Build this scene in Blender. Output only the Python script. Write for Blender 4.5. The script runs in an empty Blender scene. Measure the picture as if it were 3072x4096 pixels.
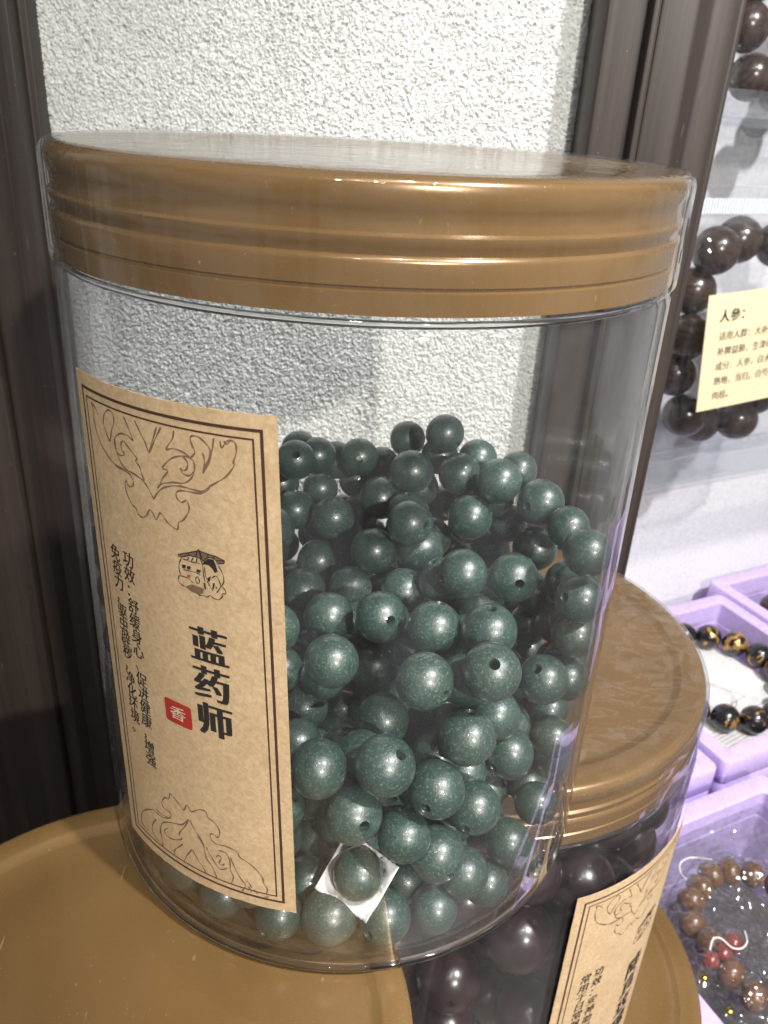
import bpy, bmesh, math, random
import numpy as np
from mathutils import Vector, Matrix

random.seed(11)
rng = np.random.default_rng(11)
sc = bpy.context.scene
COL = sc.collection
R_ = math.radians

# ------------------------------------------------------------------ camera
def camera_axes(pitch, yaw, roll):
    cp, sp, cy, sy = math.cos(pitch), math.sin(pitch), math.cos(yaw), math.sin(yaw)
    f = Vector((sy*cp, cy*cp, -sp)); r = Vector((cy, -sy, 0)); u = r.cross(f)
    c, s = math.cos(roll), math.sin(roll)
    return c*r + s*u, -s*r + c*u, f
r_, u_, f_ = camera_axes(0.458874, 0.037285, 0.057733)
cam = bpy.data.cameras.new('camera'); cam_ob = bpy.data.objects.new('camera', cam); COL.objects.link(cam_ob)
M3 = Matrix((r_, u_, -f_)).transposed()
cam_ob.matrix_world = Matrix.Translation((0, -0.141854, 0.136240)) @ M3.to_4x4()
cam.sensor_fit = 'VERTICAL'; cam.sensor_height = 36.0; cam.lens = 36.0*3265.28/4096.0
cam.clip_start = 0.005; cam.clip_end = 20
cam.dof.use_dof = True; cam.dof.focus_distance = 0.125; cam.dof.aperture_fstop = 55.0
sc.camera = cam_ob

# ------------------------------------------------------------------ light
world = bpy.data.worlds.new('World'); sc.world = world; world.use_nodes = True
bg = world.node_tree.nodes['Background']
bg.inputs[1].default_value = 0.30
# random pale and dark patches added for reflections, standing in for the unseen shop
wt = world.node_tree; tc = wt.nodes.new('ShaderNodeTexCoord'); wm = wt.nodes.new('ShaderNodeMapping'); wm.inputs['Scale'].default_value = (1, 1, 0.45)
wn = wt.nodes.new('ShaderNodeTexNoise'); wn.inputs['Scale'].default_value = 4.2; wn.inputs['Detail'].default_value = 1.5
wr_ = wt.nodes.new('ShaderNodeValToRGB')
for el, (p_, c_) in zip([wr_.color_ramp.elements[0], wr_.color_ramp.elements[1], wr_.color_ramp.elements.new(0.47), wr_.color_ramp.elements.new(0.53)],
                        ((0.36, (0.22, 0.20, 0.19)), (0.68, (2.3, 2.25, 2.2)), (0.46, (0.42, 0.40, 0.38)), (0.52, (1.15, 1.16, 1.2)))):
    el.position = p_; el.color = (*c_, 1)
wt.links.new(tc.outputs['Generated'], wm.inputs[0]); wt.links.new(wm.outputs[0], wn.inputs['Vector']); wt.links.new(wn.outputs[0], wr_.inputs[0]); wt.links.new(wr_.outputs[0], bg.inputs[0])

def lamp(name, loc, target, watts, radius, color=(1, 0.95, 0.87), spot=70):
    l = bpy.data.lights.new(name, 'SPOT'); l.energy = watts; l.color = color
    l.shadow_soft_size = radius; l.spot_size = R_(spot); l.spot_blend = 0.5
    o = bpy.data.objects.new(name, l); COL.objects.link(o); o.location = loc
    o.rotation_euler = (Vector(target) - Vector(loc)).to_track_quat('-Z', 'Y').to_euler()
    return o
lamp('counter_spot_lamp', (0.25, -0.63, 0.40), (-0.01, 0.08, 0.08), 21, 0.011)
lamp('overhead_spot', (0.16, -0.56, 1.05), (0.0, 0.05, 0.05), 11, 0.020)
lamp('overhead_spot', (-0.06, -0.80, 1.05), (0.0, 0.05, 0.05), 5, 0.020)
lamp('overhead_spot', (0.50, -0.45, 0.95), (0.27, 0.15, -0.06), 88, 0.025, (1, 0.97, 0.97), 42)  # added spot, brightens the boxes and white wall on the right

sc.render.engine = 'CYCLES'
sc.view_settings.view_transform = 'Standard'; sc.view_settings.look = 'None'
sc.view_settings.exposure = 0.0; sc.view_settings.gamma = 1.0; sc.view_settings.use_curve_mapping = False
cy = sc.cycles
cy.use_denoising = True; cy.use_adaptive_sampling = True; cy.adaptive_threshold = 0.02; cy.max_bounces = 14; cy.transparent_max_bounces = 40; cy.diffuse_bounces = 4
cy.glossy_bounces = 5; cy.transmission_bounces = 8; cy.caustics_reflective = False; cy.caustics_refractive = False
cy.sample_clamp_indirect = 6.0

# ------------------------------------------------------------------ materials
class NT:
    def __init__(s, name):
        s.m = bpy.data.materials.new(name); s.m.use_nodes = True
        s.t = s.m.node_tree; s.t.nodes.clear(); s.out = s.n('ShaderNodeOutputMaterial')
    def n(s, typ, **kw):
        o = s.t.nodes.new(typ)
        for k, v in kw.items(): setattr(o, k, v)
        return o
    def l(s, a, b): s.t.links.new(a, b)
    def coord(s, kind='Object', scale=(1, 1, 1)):
        c = s.n('ShaderNodeTexCoord'); mp = s.n('ShaderNodeMapping'); mp.inputs['Scale'].default_value = scale
        s.l(c.outputs[kind], mp.inputs[0]); return mp.outputs[0]
    def noise(s, co, scale, detail=4, rough=0.55, dist=0.0):
        o = s.n('ShaderNodeTexNoise'); o.inputs['Scale'].default_value = scale; o.inputs['Detail'].default_value = detail
        o.inputs['Roughness'].default_value = rough; o.inputs['Distortion'].default_value = dist
        s.l(co, o.inputs['Vector']); return o.outputs[0]
    def ramp(s, fac, stops):
        o = s.n('ShaderNodeValToRGB'); e = o.color_ramp.elements
        while len(e) < len(stops): e.new(0.5)
        for el, (p, c) in zip(e, stops):
            el.position = p; el.color = (*c, 1) if not isinstance(c, (int, float)) else (c, c, c, 1)
        s.l(fac, o.inputs[0]); return o.outputs[0]
    def math(s, op, a, b=None, c=None):
        o = s.n('ShaderNodeMath', operation=op)
        for i, v in enumerate((a, b, c)):
            if v is None: continue
            if isinstance(v, (int, float)): o.inputs[i].default_value = v
            else: s.l(v, o.inputs[i])
        return o.outputs[0]
    def mix(s, fac, a, b, typ='MIX'):
        o = s.n('ShaderNodeMix', data_type='RGBA', blend_type=typ)
        for k, v in ((0, fac), (6, a), (7, b)):
            if isinstance(v, (int, float)): o.inputs[k].default_value = v
            elif isinstance(v, tuple): o.inputs[k].default_value = (*v, 1)
            else: s.l(v, o.inputs[k])
        return o.outputs[2]
    def bump(s, h, strength, dist):
        o = s.n('ShaderNodeBump'); o.inputs['Strength'].default_value = strength; o.inputs['Distance'].default_value = dist
        s.l(h, o.inputs['Height']); return o.outputs[0]
    def pbr(s, base, rough=0.5, metal=0.0, normal=None, spec=0.5, coat=0.0, coat_rough=0.05):
        o = s.n('ShaderNodeBsdfPrincipled')
        for k, v in (('Base Color', base), ('Roughness', rough), ('Metallic', metal), ('Specular IOR Level', spec), ('Coat Weight', coat), ('Coat Roughness', coat_rough)):
            if isinstance(v, tuple): o.inputs[k].default_value = (*v, 1)
            elif isinstance(v, (int, float)): o.inputs[k].default_value = v
            else: s.l(v, o.inputs[k])
        if normal is not None: s.l(normal, o.inputs['Normal'])
        s.l(o.outputs[0], s.out.inputs[0]); return o

def plain(name, col, rough=0.5, **kw):
    t = NT(name); co = t.coord(); n = t.noise(co, 400, 3)
    c = t.mix(t.ramp(n, [(0.3, 0.0), (0.7, 1.0)]), tuple(x*0.88 for x in col), tuple(min(1, x*1.1) for x in col))
    t.pbr(c, rough, **kw); return t.m

def clear_plastic(name, tint=(1, 1, 1), gloss_rough=0.03, wrinkle=0.12, scale=(60, 60, 14), haze=0.02, base_f=0.035, f_gain=0.9, crinkle=0.0, dist=0.002, power=5.0):
    """thin clear sheet: see-through, with Fresnel reflections on a slightly wavy surface and a little dust"""
    t = NT(name); co = t.coord('Object', scale)
    h = t.noise(co, 1.0, 2.0, 0.5, 0.4)
    if crinkle:
        v = t.n('ShaderNodeTexVoronoi', feature='DISTANCE_TO_EDGE'); v.inputs['Scale'].default_value = 2.2; t.l(co, v.inputs['Vector'])
        h = t.math('ADD', h, t.math('MULTIPLY', t.math('MINIMUM', v.outputs['Distance'], 0.25), crinkle))
    nor = t.bump(h, wrinkle, dist)
    lw = t.n('ShaderNodeLayerWeight'); t.l(nor, lw.inputs['Normal'])
    fac = t.math('MULTIPLY_ADD', t.math('POWER', lw.outputs['Facing'], power), f_gain, base_f)
    tr = t.n('ShaderNodeBsdfTransparent'); tr.inputs[0].default_value = (*tint, 1)
    di = t.n('ShaderNodeBsdfDiffuse'); di.inputs[0].default_value = (0.8, 0.82, 0.85, 1)
    dust = t.noise(t.coord('Object', (1, 1, 1)), 120, 5, 0.7)
    m0 = t.n('ShaderNodeMixShader'); t.l(t.math('MULTIPLY', t.ramp(dust, [(0.35, 0.3), (0.75, 1.0)]), haze), m0.inputs[0])
    t.l(tr.outputs[0], m0.inputs[1]); t.l(di.outputs[0], m0.inputs[2])
    gl = t.n('ShaderNodeBsdfGlossy'); gl.inputs['Roughness'].default_value = gloss_rough; t.l(nor, gl.inputs['Normal'])
    m1 = t.n('ShaderNodeMixShader'); t.l(fac, m1.inputs[0]); t.l(m0.outputs[0], m1.inputs[1]); t.l(gl.outputs[0], m1.inputs[2])
    t.l(m1.outputs[0], t.out.inputs[0]); return t.m

def m_gold():
    t = NT('gold_plastic'); co = t.coord()
    sw = t.noise(co, 22, 3, 0.5, 0.6); fine = t.noise(co, 1500, 3)
    c = t.mix(t.ramp(sw, [(0.3, 0.0), (0.7, 1.0)]), (0.168, 0.094, 0.030), (0.248, 0.148, 0.056))
    # scattered scratches: two thin streak fields
    sc1 = t.noise(t.coord('Object', (1500, 120, 300)), 1.0, 2, 0.6, 1.2)
    scr = t.ramp(sc1, [(0.72, 0.0), (0.78, 1.0)])
    dust = t.noise(co, 1700, 2, 0.5, 0.8)
    c = t.mix(t.ramp(dust, [(0.745, 0.0), (0.775, 0.55)]), c, (0.62, 0.52, 0.40))
    hair = t.noise(t.coord('Object', (420, 60, 420)), 1.0, 2, 0.5, 3.0)
    c = t.mix(t.ramp(hair, [(0.735, 0.0), (0.765, 0.35)]), c, (0.55, 0.44, 0.32))
    rough = t.math('MULTIPLY_ADD', fine, 0.10, 0.21)
    h = t.math('ADD', t.math('MULTIPLY', sw, 0.6), t.math('MULTIPLY', scr, -0.05))
    t.pbr(c, rough, 0.30, t.bump(h, 0.25, 0.0015), 0.6, 0.5, 0.08); return t.m

def m_bead():
    t = NT('green_stone'); co = t.coord(); oi = t.n('ShaderNodeObjectInfo')
    off = t.n('ShaderNodeVectorMath', operation='ADD'); t.l(co, off.inputs[0])
    sh = t.n('ShaderNodeCombineXYZ'); t.l(t.math('MULTIPLY', oi.outputs['Random'], 0.073), sh.inputs[0]); t.l(t.math('MULTIPLY', oi.outputs['Random'], 0.031), sh.inputs[2])
    t.l(sh.outputs[0], off.inputs[1]); v = off.outputs[0]
    speck = t.noise(v, 12500, 4, 0.8); blot = t.noise(v, 1100, 4, 0.65, 0.8)
    c = t.mix(t.ramp(blot, [(0.28, 0.0), (0.72, 1.0)]), (0.014, 0.039, 0.033), (0.038, 0.071, 0.060))
    c = t.mix(t.ramp(speck, [(0.54, 0.0), (0.70, 1.0)]), c, (0.19, 0.28, 0.22))
    c = t.mix(t.ramp(speck, [(0.28, 1.0), (0.40, 0.0)]), c, (0.012, 0.030, 0.026))
    tone = t.ramp(oi.outputs['Random'], [(0.0, (0.74, 0.86, 0.84)), (0.5, (1.0, 1.05, 1.0)), (0.85, (1.12, 1.12, 1.10)), (1.0, (1.30, 1.10, 1.02))])
    c = t.mix(1.0, c, tone, 'MULTIPLY')
    h = t.math('ADD', t.math('MULTIPLY', t.noise(v, 6000, 4, 0.75), 0.7), t.math('MULTIPLY', blot, 0.5))
    nor = t.bump(h, 0.75, 0.00012)
    p = t.pbr(c, t.math('MULTIPLY_ADD', speck, 0.25, 0.26), 0.0, nor, 1.0, 0.55, 0.13)
    return t.m

def m_kraft():
    t = NT('kraft_paper'); co = t.coord()
    fib = t.noise(t.coord('Object', (1, 1, 1)), 1100, 5, 0.7, 0.5); bl = t.noise(co, 130, 4, 0.6)
    c = t.mix(t.ramp(fib, [(0.3, 0.0), (0.7, 1.0)]), (0.44, 0.305, 0.170), (0.63, 0.475, 0.292))
    c = t.mix(t.ramp(bl, [(0.35, 0.0), (0.75, 0.45)]), c, (0.37, 0.25, 0.13))
    dark = t.noise(co, 520, 2, 0.4)
    c = t.mix(t.ramp(dark, [(0.76, 0.0), (0.80, 0.7)]), c, (0.20, 0.12, 0.06))
    t.pbr(c, 0.82, 0, t.bump(fib, 0.35, 0.0002), 0.25); return t.m

def m_wood(name='dark_stained_wood', a=(0.024, 0.017, 0.0145), b=(0.056, 0.042, 0.035)):
    t = NT(name)
    gr = t.noise(t.coord('Object', (260, 260, 7)), 1.0, 5, 0.6, 0.4); gr2 = t.noise(t.coord('Object', (60, 60, 2)), 1.0, 4, 0.6)
    c = t.mix(t.ramp(gr, [(0.3, 0.0), (0.72, 1.0)]), a, b)
    c = t.mix(t.ramp(gr2, [(0.3, 0.0), (0.7, 0.5)]), c, tuple(x*0.75 for x in a))
    sp = t.noise(t.coord(), 1300, 2, 0.5)
    c = t.mix(t.ramp(sp, [(0.755, 0.0), (0.79, 0.8)]), c, (0.42, 0.36, 0.30))
    sc_ = t.noise(t.coord('Object', (700, 700, 45)), 1.0, 2, 0.5, 2.0)
    c = t.mix(t.ramp(sc_, [(0.745, 0.0), (0.78, 0.5)]), c, (0.26, 0.20, 0.165))
    t.pbr(c, t.math('MULTIPLY_ADD', gr, 0.2, 0.34), 0, t.bump(gr, 0.25, 0.0006), 0.5); return t.m

def m_stucco():
    t = NT('white_stucco'); co = t.coord(); n = t.noise(co, 900, 5, 0.7); b = t.noise(co, 45, 3)
    c = t.mix(t.ramp(b, [(0.3, 0.0), (0.7, 1.0)]), (0.62, 0.635, 0.62), (0.71, 0.725, 0.71))
    t.pbr(c, 0.85, 0, t.bump(n, 0.5, 0.0004), 0.3); return t.m

def m_dark_bead():
    t = NT('dark_purple_bead'); co = t.coord(); n = t.noise(co, 1600, 4, 0.6, 0.8); oi = t.n('ShaderNodeObjectInfo')
    c = t.mix(t.ramp(n, [(0.3, 0.0), (0.75, 1.0)]), (0.010, 0.005, 0.006), (0.034, 0.015, 0.017))
    t.pbr(c, 0.28, 0, t.bump(n, 0.1, 0.001), 0.6, 0.3, 0.1); return t.m

def m_wood_bead(name, a, b, rough=0.3):
    t = NT(name); oi = t.n('ShaderNodeObjectInfo'); co = t.coord('Object', (1, 1, 3))
    off = t.n('ShaderNodeVectorMath', operation='ADD'); t.l(co, off.inputs[0]); t.l(oi.outputs['Random'], off.inputs[1])
    n = t.noise(off.outputs[0], 1500, 5, 0.6, 1.5)
    c = t.mix(t.ramp(n, [(0.3, 0.0), (0.7, 1.0)]), a, b)
    t.pbr(c, rough, 0, t.bump(n, 0.15, 0.0004), 0.5, 0.35, 0.12); return t.m

def m_black_gold():
    t = NT('black_bead_with_gold_leaf'); oi = t.n('ShaderNodeObjectInfo'); co = t.coord()
    off = t.n('ShaderNodeVectorMath', operation='ADD'); t.l(co, off.inputs[0]); t.l(oi.outputs['Random'], off.inputs[1])
    n = t.noise(off.outputs[0], 620, 5, 0.62, 1.2)
    f = t.ramp(n, [(0.555, 0.0), (0.58, 1.0)])
    c = t.mix(f, (0.012, 0.012, 0.013), (0.62, 0.36, 0.10))
    t.pbr(c, t.math('MULTIPLY_ADD', f, 0.12, 0.22), t.math('MULTIPLY', f, 0.7), t.bump(f, 0.3, 0.0004), 0.6, 0.3, 0.1); return t.m

def m_glass():
    t = NT('clear_solid_plastic'); g = t.n('ShaderNodeBsdfGlass'); g.inputs['IOR'].default_value = 1.48; g.inputs['Roughness'].default_value = 0.04
    t.l(g.outputs[0], t.out.inputs[0]); return t.m

MAT = dict(glass=m_glass(),
    jar=clear_plastic('clear_jar_plastic', (0.985, 0.988, 0.985), 0.02, 0.22, (75, 75, 6), 0.016, 0.030, 0.85, 0.0, 0.002, 4.0),
    film=clear_plastic('shrink_film', (0.99, 0.99, 0.99), 0.035, 0.30, (110, 110, 12), 0.012, 0.035, 0.75, 0.5),
    loosefilm=clear_plastic('loose_film', (0.985, 0.985, 0.985), 0.05, 0.5, (30, 42, 30), 0.025, 0.10, 0.75, 0.35, 0.004),
    bag=clear_plastic('crinkled_bag_plastic', (0.97, 0.975, 0.985), 0.06, 1.0, (75, 75, 75), 0.045, 0.11, 0.8, 0.45, 0.006),
    zipbag=clear_plastic('zip_bag_plastic', (0.97, 0.975, 0.985), 0.05, 0.7, (28, 28, 16), 0.022, 0.07, 0.8, 0.12, 0.006),
    boxfilm=clear_plastic('stretched_box_film', (0.98, 0.98, 0.985), 0.03, 0.25, (50, 50, 50), 0.02, 0.04, 0.8),
    acrylic=clear_plastic('clear_acrylic', (0.95, 0.96, 0.97), 0.02, 0.02, (10, 10, 10), 0.05, 0.05, 0.9),
    gold=m_gold(), bead=m_bead(), kraft=m_kraft(), wood=m_wood(), stucco=m_stucco(), dark=m_dark_bead(),
    board=plain('white_board', (0.78, 0.78, 0.79), 0.6), lavender=plain('lavender_plastic', (0.60, 0.475, 0.83), 0.38, spec=0.4),
    ink=plain('black_ink', (0.018, 0.013, 0.011), 0.7), brown=plain('brown_ink', (0.055, 0.021, 0.012), 0.7),
    line=plain('ornament_ink', (0.165, 0.098, 0.060), 0.75), greyink=plain('grey_ink', (0.085, 0.070, 0.062), 0.7),
    red=plain('red_seal_ink', (0.36, 0.022, 0.014), 0.7), paleink=plain('pale_ink', (0.62, 0.46, 0.34), 0.7),
    paper=plain('white_paper', (0.80, 0.79, 0.77), 0.8), card=plain('cream_card', (0.74, 0.63, 0.40), 0.75),
    sachet=plain('white_sachet_paper', (0.78, 0.78, 0.77), 0.7), counter=m_wood('counter_wood', (0.05, 0.035, 0.028), (0.10, 0.07, 0.055)),
    rosewood=m_wood_bead('dark_rosewood', (0.018, 0.011, 0.009), (0.062, 0.036, 0.026), 0.24),
    brownwood=m_wood_bead('brown_sandalwood', (0.070, 0.028, 0.010), (0.190, 0.085, 0.030), 0.3),
    redstone=m_wood_bead('red_stone', (0.15, 0.018, 0.014), (0.26, 0.045, 0.03), 0.22),
    leaf=m_black_gold(), brass=plain('brass', (0.62, 0.44, 0.10), 0.25, metal=1.0), cord=plain('white_elastic', (0.80, 0.78, 0.76), 0.5),
    zipper=plain('frosted_zip_strip', (0.70, 0.74, 0.80), 0.3), greyboard=plain('grey_board', (0.30, 0.30, 0.30), 0.6))

# ------------------------------------------------------------------ mesh helpers (all in mm, scaled to metres)
MM = 0.001
def link(name, me, mat, parent=None, smooth=True, sharp=35):
    o = bpy.data.objects.new(name, me); COL.objects.link(o)
    if mat is not None and not me.materials: me.materials.append(mat)
    if smooth:
        me.polygons.foreach_set('use_smooth', [True]*len(me.polygons))
        if sharp: me.set_sharp_from_angle(angle=R_(sharp))
    if parent is not None: o.parent = parent
    return o
def mesh(name, verts, faces):
    me = bpy.data.meshes.new(name); me.from_pydata([tuple(c*MM for c in v) for v in verts], [], faces); me.update(); return me
def empty(name, loc, rotz=0):
    o = bpy.data.objects.new(name, None); COL.objects.link(o); o.location = [c*MM for c in loc]; o.rotation_euler = (0, 0, rotz)
    o.empty_display_size = 0.01; return o
def tag(o, label=None, cat=None, group=None, kind=None):
    for k, v in (('label', label), ('category', cat), ('group', group), ('kind', kind)):
        if v: o[k] = v
    return o
def lathe(name, prof, seg=128, closed=False):
    """revolve (r, z) points about z; points with r=0 become poles"""
    vs, fs, rings = [], [], []
    for r, z in prof:
        if r <= 1e-6: rings.append([len(vs)]); vs.append((0, 0, z))
        else:
            rings.append(list(range(len(vs), len(vs)+seg)))
            vs += [(r*math.cos(2*math.pi*k/seg), r*math.sin(2*math.pi*k/seg), z) for k in range(seg)]
    pairs = list(zip(rings, rings[1:])) + ([(rings[-1], rings[0])] if closed else [])
    for a, b in pairs:
        for k in range(seg):
            k2 = (k+1) % seg
            if len(a) == 1 and len(b) == 1: break
            if len(a) == 1: fs.append((a[0], b[k2], b[k]))
            elif len(b) == 1: fs.append((a[k], a[k2], b[0]))
            else: fs.append((a[k], a[k2], b[k2], b[k]))
    return mesh(name, vs, fs)
def box_mesh(name, x0, x1, y0, y1, z0, z1, bev=0.0, seg=2):
    bm = bmesh.new(); bmesh.ops.create_cube(bm, size=1)
    for v in bm.verts: v.co = Vector(((x0+x1)/2+v.co.x*(x1-x0), (y0+y1)/2+v.co.y*(y1-y0), (z0+z1)/2+v.co.z*(z1-z0)))*MM
    if bev: bmesh.ops.bevel(bm, geom=bm.edges[:], offset=bev*MM, segments=seg, profile=0.7, affect='EDGES')
    me = bpy.data.meshes.new(name); bm.to_mesh(me); bm.free(); return me
def tube_mesh(name, pts, r, seg=8, closed=False):
    pts = [Vector(p) for p in pts]; n = len(pts); vs, fs = [], []
    for i, p in enumerate(pts):
        a = pts[(i-1) % n] if closed or i else p; b = pts[(i+1) % n] if closed or i < n-1 else p
        t = (b-a).normalized(); s = t.cross(Vector((0, 0, 1)));  s = s.normalized() if s.length > 1e-4 else Vector((1, 0, 0)); w = t.cross(s)
        vs += [tuple(p + r*(math.cos(2*math.pi*k/seg)*s + math.sin(2*math.pi*k/seg)*w)) for k in range(seg)]
    for i in range(n if closed else n-1):
        j = (i+1) % n
        for k in range(seg): fs.append((i*seg+k, i*seg+(k+1) % seg, j*seg+(k+1) % seg, j*seg+k))
    if not closed: fs += [tuple(range(seg))[::-1], tuple(range((n-1)*seg, n*seg))]
    return mesh(name, vs, fs)
def smooth_path(pts, n=4):
    """Catmull-Rom through the points"""
    P = [Vector((*p, 0)) if len(p) == 2 else Vector(p) for p in pts]; out = []
    for i in range(len(P)-1):
        a, b, c, d = P[max(i-1, 0)], P[i], P[i+1], P[min(i+2, len(P)-1)]
        for k in range(n):
            t = k/n
            out.append(0.5*((2*b)+(c-a)*t+(2*a-5*b+4*c-d)*t*t+(3*b-a-3*c+d)*t**3))
    return out + [P[-1]]

# ------------------------------------------------------------------ flat print laid out in mm on a sheet, then wrapped onto its surface
class Print:
    def __init__(s): s.v, s.f = [], []
    def poly(s, pts, z=0):
        i = len(s.v); s.v += [(p[0], p[1], z) for p in pts]; s.f.append(tuple(range(i, i+len(pts))))
    def stroke(s, pts, w, z=0, smooth=True, closed=False):
        P = smooth_path(pts) if smooth else [Vector((p[0], p[1], 0)) for p in pts]
        n = len(P); L = []
        for i in range(n):
            a, b = P[max(i-1, 0)], P[min(i+1, n-1)]
            if closed: a, b = P[(i-1) % n], P[(i+1) % n]
            t = (b-a); t = t.normalized() if t.length > 1e-6 else Vector((1, 0, 0)); m = Vector((-t.y, t.x, 0))
            ww = w*(0.72+0.28*math.sin(i*0.9)) if smooth else w
            L.append((P[i]+m*ww/2, P[i]-m*ww/2))
        for i in range(n if closed else n-1):
            a, b = L[i], L[(i+1) % n]; s.poly([a[0], a[1], b[1], b[0]], z)
    def rect_line(s, x0, x1, y0, y1, w, z=0):
        n = 24
        for xa, xb, ya, yb in ((x0-w/2, x1+w/2, y1-w/2, y1+w/2), (x0-w/2, x1+w/2, y0-w/2, y0+w/2)):
            for k in range(n): s.poly([(xa+(xb-xa)*k/n, ya), (xa+(xb-xa)*(k+1)/n, ya), (xa+(xb-xa)*(k+1)/n, yb), (xa+(xb-xa)*k/n, yb)], z)
        for xx in (x0, x1): s.poly([(xx-w/2, y0+w/2), (xx+w/2, y0+w/2), (xx+w/2, y1-w/2), (xx-w/2, y1-w/2)], z)
    def glyph(s, ch, x, y, size, bold=0.0, shear=0.0, z=0, sx=1.0):
        """one character of writing centred on x, y; bold widens the upright strokes"""
        cu = bpy.data.curves.new('glyph', 'FONT'); cu.body = ch; cu.resolution_u = 3; cu.size = 1.0
        ob = bpy.data.objects.new('glyph', cu); COL.objects.link(ob)
        me = bpy.data.meshes.new_from_object(ob.evaluated_get(bpy.context.evaluated_depsgraph_get()))
        vs = [(v.co.x, v.co.y) for v in me.vertices]; fs = [tuple(p.vertices) for p in me.polygons]
        bpy.data.objects.remove(ob); bpy.data.curves.remove(cu); bpy.data.meshes.remove(me)
        if not vs: return
        cx, cyy = (0.5, 0.36)
        shifts = [(0, 0)] if not bold else [(-bold, 0), (0, 0), (bold, 0)]
        for k, (dx, dy) in enumerate(shifts):
            i = len(s.v)
            s.v += [(x+((a-cx)+shear*(b-cyy))*size*sx+dx, y+(b-cyy)*size+dy, z+k*0.012) for a, b in vs]
            s.f += [tuple(i+q for q in f) for f in fs]
    def build(s, name, mat, parent, wrap, cut=1.5):
        bm = bmesh.new(); vv = [bm.verts.new(v) for v in s.v]
        for f in s.f:
            try: bm.faces.new([vv[q] for q in f])
            except ValueError: pass
        if cut:
            xs = [v[0] for v in s.v]; x = math.floor(min(xs)/cut)*cut+cut
            while x < max(xs):
                bmesh.ops.bisect_plane(bm, geom=bm.verts[:]+bm.edges[:]+bm.faces[:], plane_co=(x, 0, 0), plane_no=(1, 0, 0), dist=1e-5); x += cut
        for v in bm.verts: v.co = Vector(wrap(v.co.x, v.co.y, v.co.z))*MM
        me = bpy.data.meshes.new(name); bm.to_mesh(me); bm.free()
        return link(name, me, mat, parent, smooth=False)

# ------------------------------------------------------------------ traced print and bead positions
TOP_ORNAMENT = [[(-14.05, 39.56), (-13.63, 38.67), (-13.7, 36.83), (-12.83, 34.4), (-10.66, 32.54), (-8.98, 31.78), (-7.29, 31.64), (-5.06, 31.65), (-3.34, 31.3), (-2.3, 30.76), (-1.6, 29.92), (-0.81, 28.8)], [(-8.98, 31.78), (-8.0, 31.44), (-5.73, 31.36), (-4.93, 30.66), (-4.91, 29.84), (-5.62, 29.32), (-6.23, 29.46), (-6.45, 30.02), (-6.77, 29.51), (-6.78, 28.25), (-5.91, 26.82), (-4.91, 26.27), (-4.57, 25.52), (-3.72, 25.25), (-2.77, 25.74), (-1.89, 26.94), (-1.27, 26.49), (-0.76, 25.69), (0.12, 26.98), (0.83, 26.44), (1.51, 25.79), (3.05, 25.25), (3.41, 26.38), (4.31, 27.02), (5.26, 28.37), (5.46, 29.22), (5.09, 30.04), (4.35, 29.58), (3.68, 29.82), (3.41, 30.56), (3.95, 31.19), (5.46, 31.42), (7.44, 31.54), (8.67, 32.27), (8.93, 32.8)], [(8.93, 32.8), (10.33, 33.73), (11.6, 34.7), (12.78, 36.3), (12.71, 36.76), (13.18, 38.12), (13.16, 39.22), (12.72, 39.61), (11.94, 39.42), (11.19, 38.48), (10.97, 39.37)], [(-0.81, 28.8), (-0.0, 29.93), (1.15, 30.93), (2.94, 31.66), (4.61, 31.93), (6.17, 31.87), (7.69, 31.88), (8.7, 32.56)], [(0.1, 30.67), (0.97, 31.49), (3.0, 32.17), (4.89, 32.48), (6.09, 33.32), (6.75, 34.42), (6.86, 35.59), (6.39, 36.27), (5.3, 36.34), (3.91, 35.97), (2.66, 35.22), (1.4, 33.87), (2.35, 33.69), (1.35, 32.48), (0.72, 31.53)], [(5.18, 36.22), (5.78, 35.58), (5.69, 34.79), (5.09, 34.28), (4.54, 34.46), (5.03, 33.79), (5.92, 33.77), (6.64, 34.4)], [(3.98, 39.57), (3.62, 38.38), (2.36, 36.7), (3.58, 37.05), (5.14, 36.88), (6.4, 36.36)], [(6.4, 36.36), (7.12, 37.16), (6.78, 38.03), (6.55, 38.92), (6.8, 39.34), (7.75, 39.41), (8.73, 38.83), (9.46, 37.93), (9.28, 36.97), (8.54, 35.52), (8.14, 34.49)], [(10.1, 39.6), (9.77, 37.98), (9.23, 36.4), (8.14, 34.49)], [(8.14, 34.49), (8.47, 35.89), (8.45, 36.83), (8.19, 37.34)], [(-3.14, 39.52), (-2.27, 38.09), (-1.4, 36.74), (-0.84, 35.51), (-0.11, 36.65), (0.86, 38.2), (1.76, 39.52)], [(1.03, 39.46), (0.16, 37.67), (-0.76, 35.72)], [(-5.47, 39.58), (-4.56, 37.95), (-3.93, 36.54), (-5.03, 36.96), (-6.6, 36.87), (-8.12, 35.89), (-8.39, 34.61), (-7.88, 33.73), (-6.91, 33.59), (-6.17, 34.09), (-6.75, 34.44), (-6.72, 35.45), (-6.13, 36.0)], [(-5.99, 35.93), (-4.51, 34.82), (-3.47, 34.08), (-3.84, 33.59), (-3.08, 32.98), (-2.91, 32.22), (-2.38, 31.14)], [(-9.57, 34.9), (-10.41, 36.09), (-10.82, 37.59), (-10.11, 38.96), (-8.87, 39.65), (-7.94, 39.19), (-8.0, 38.1), (-8.81, 36.71), (-9.57, 34.9)], [(-8.16, 35.67), (-8.15, 34.06), (-7.16, 32.3), (-5.67, 31.68), (-4.19, 31.48), (-2.52, 31.11)], [(-13.84, 39.52), (-12.7, 38.9), (-12.25, 38.22)], [(11.56, 39.45), (11.91, 39.05), (12.53, 39.68)]]
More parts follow.
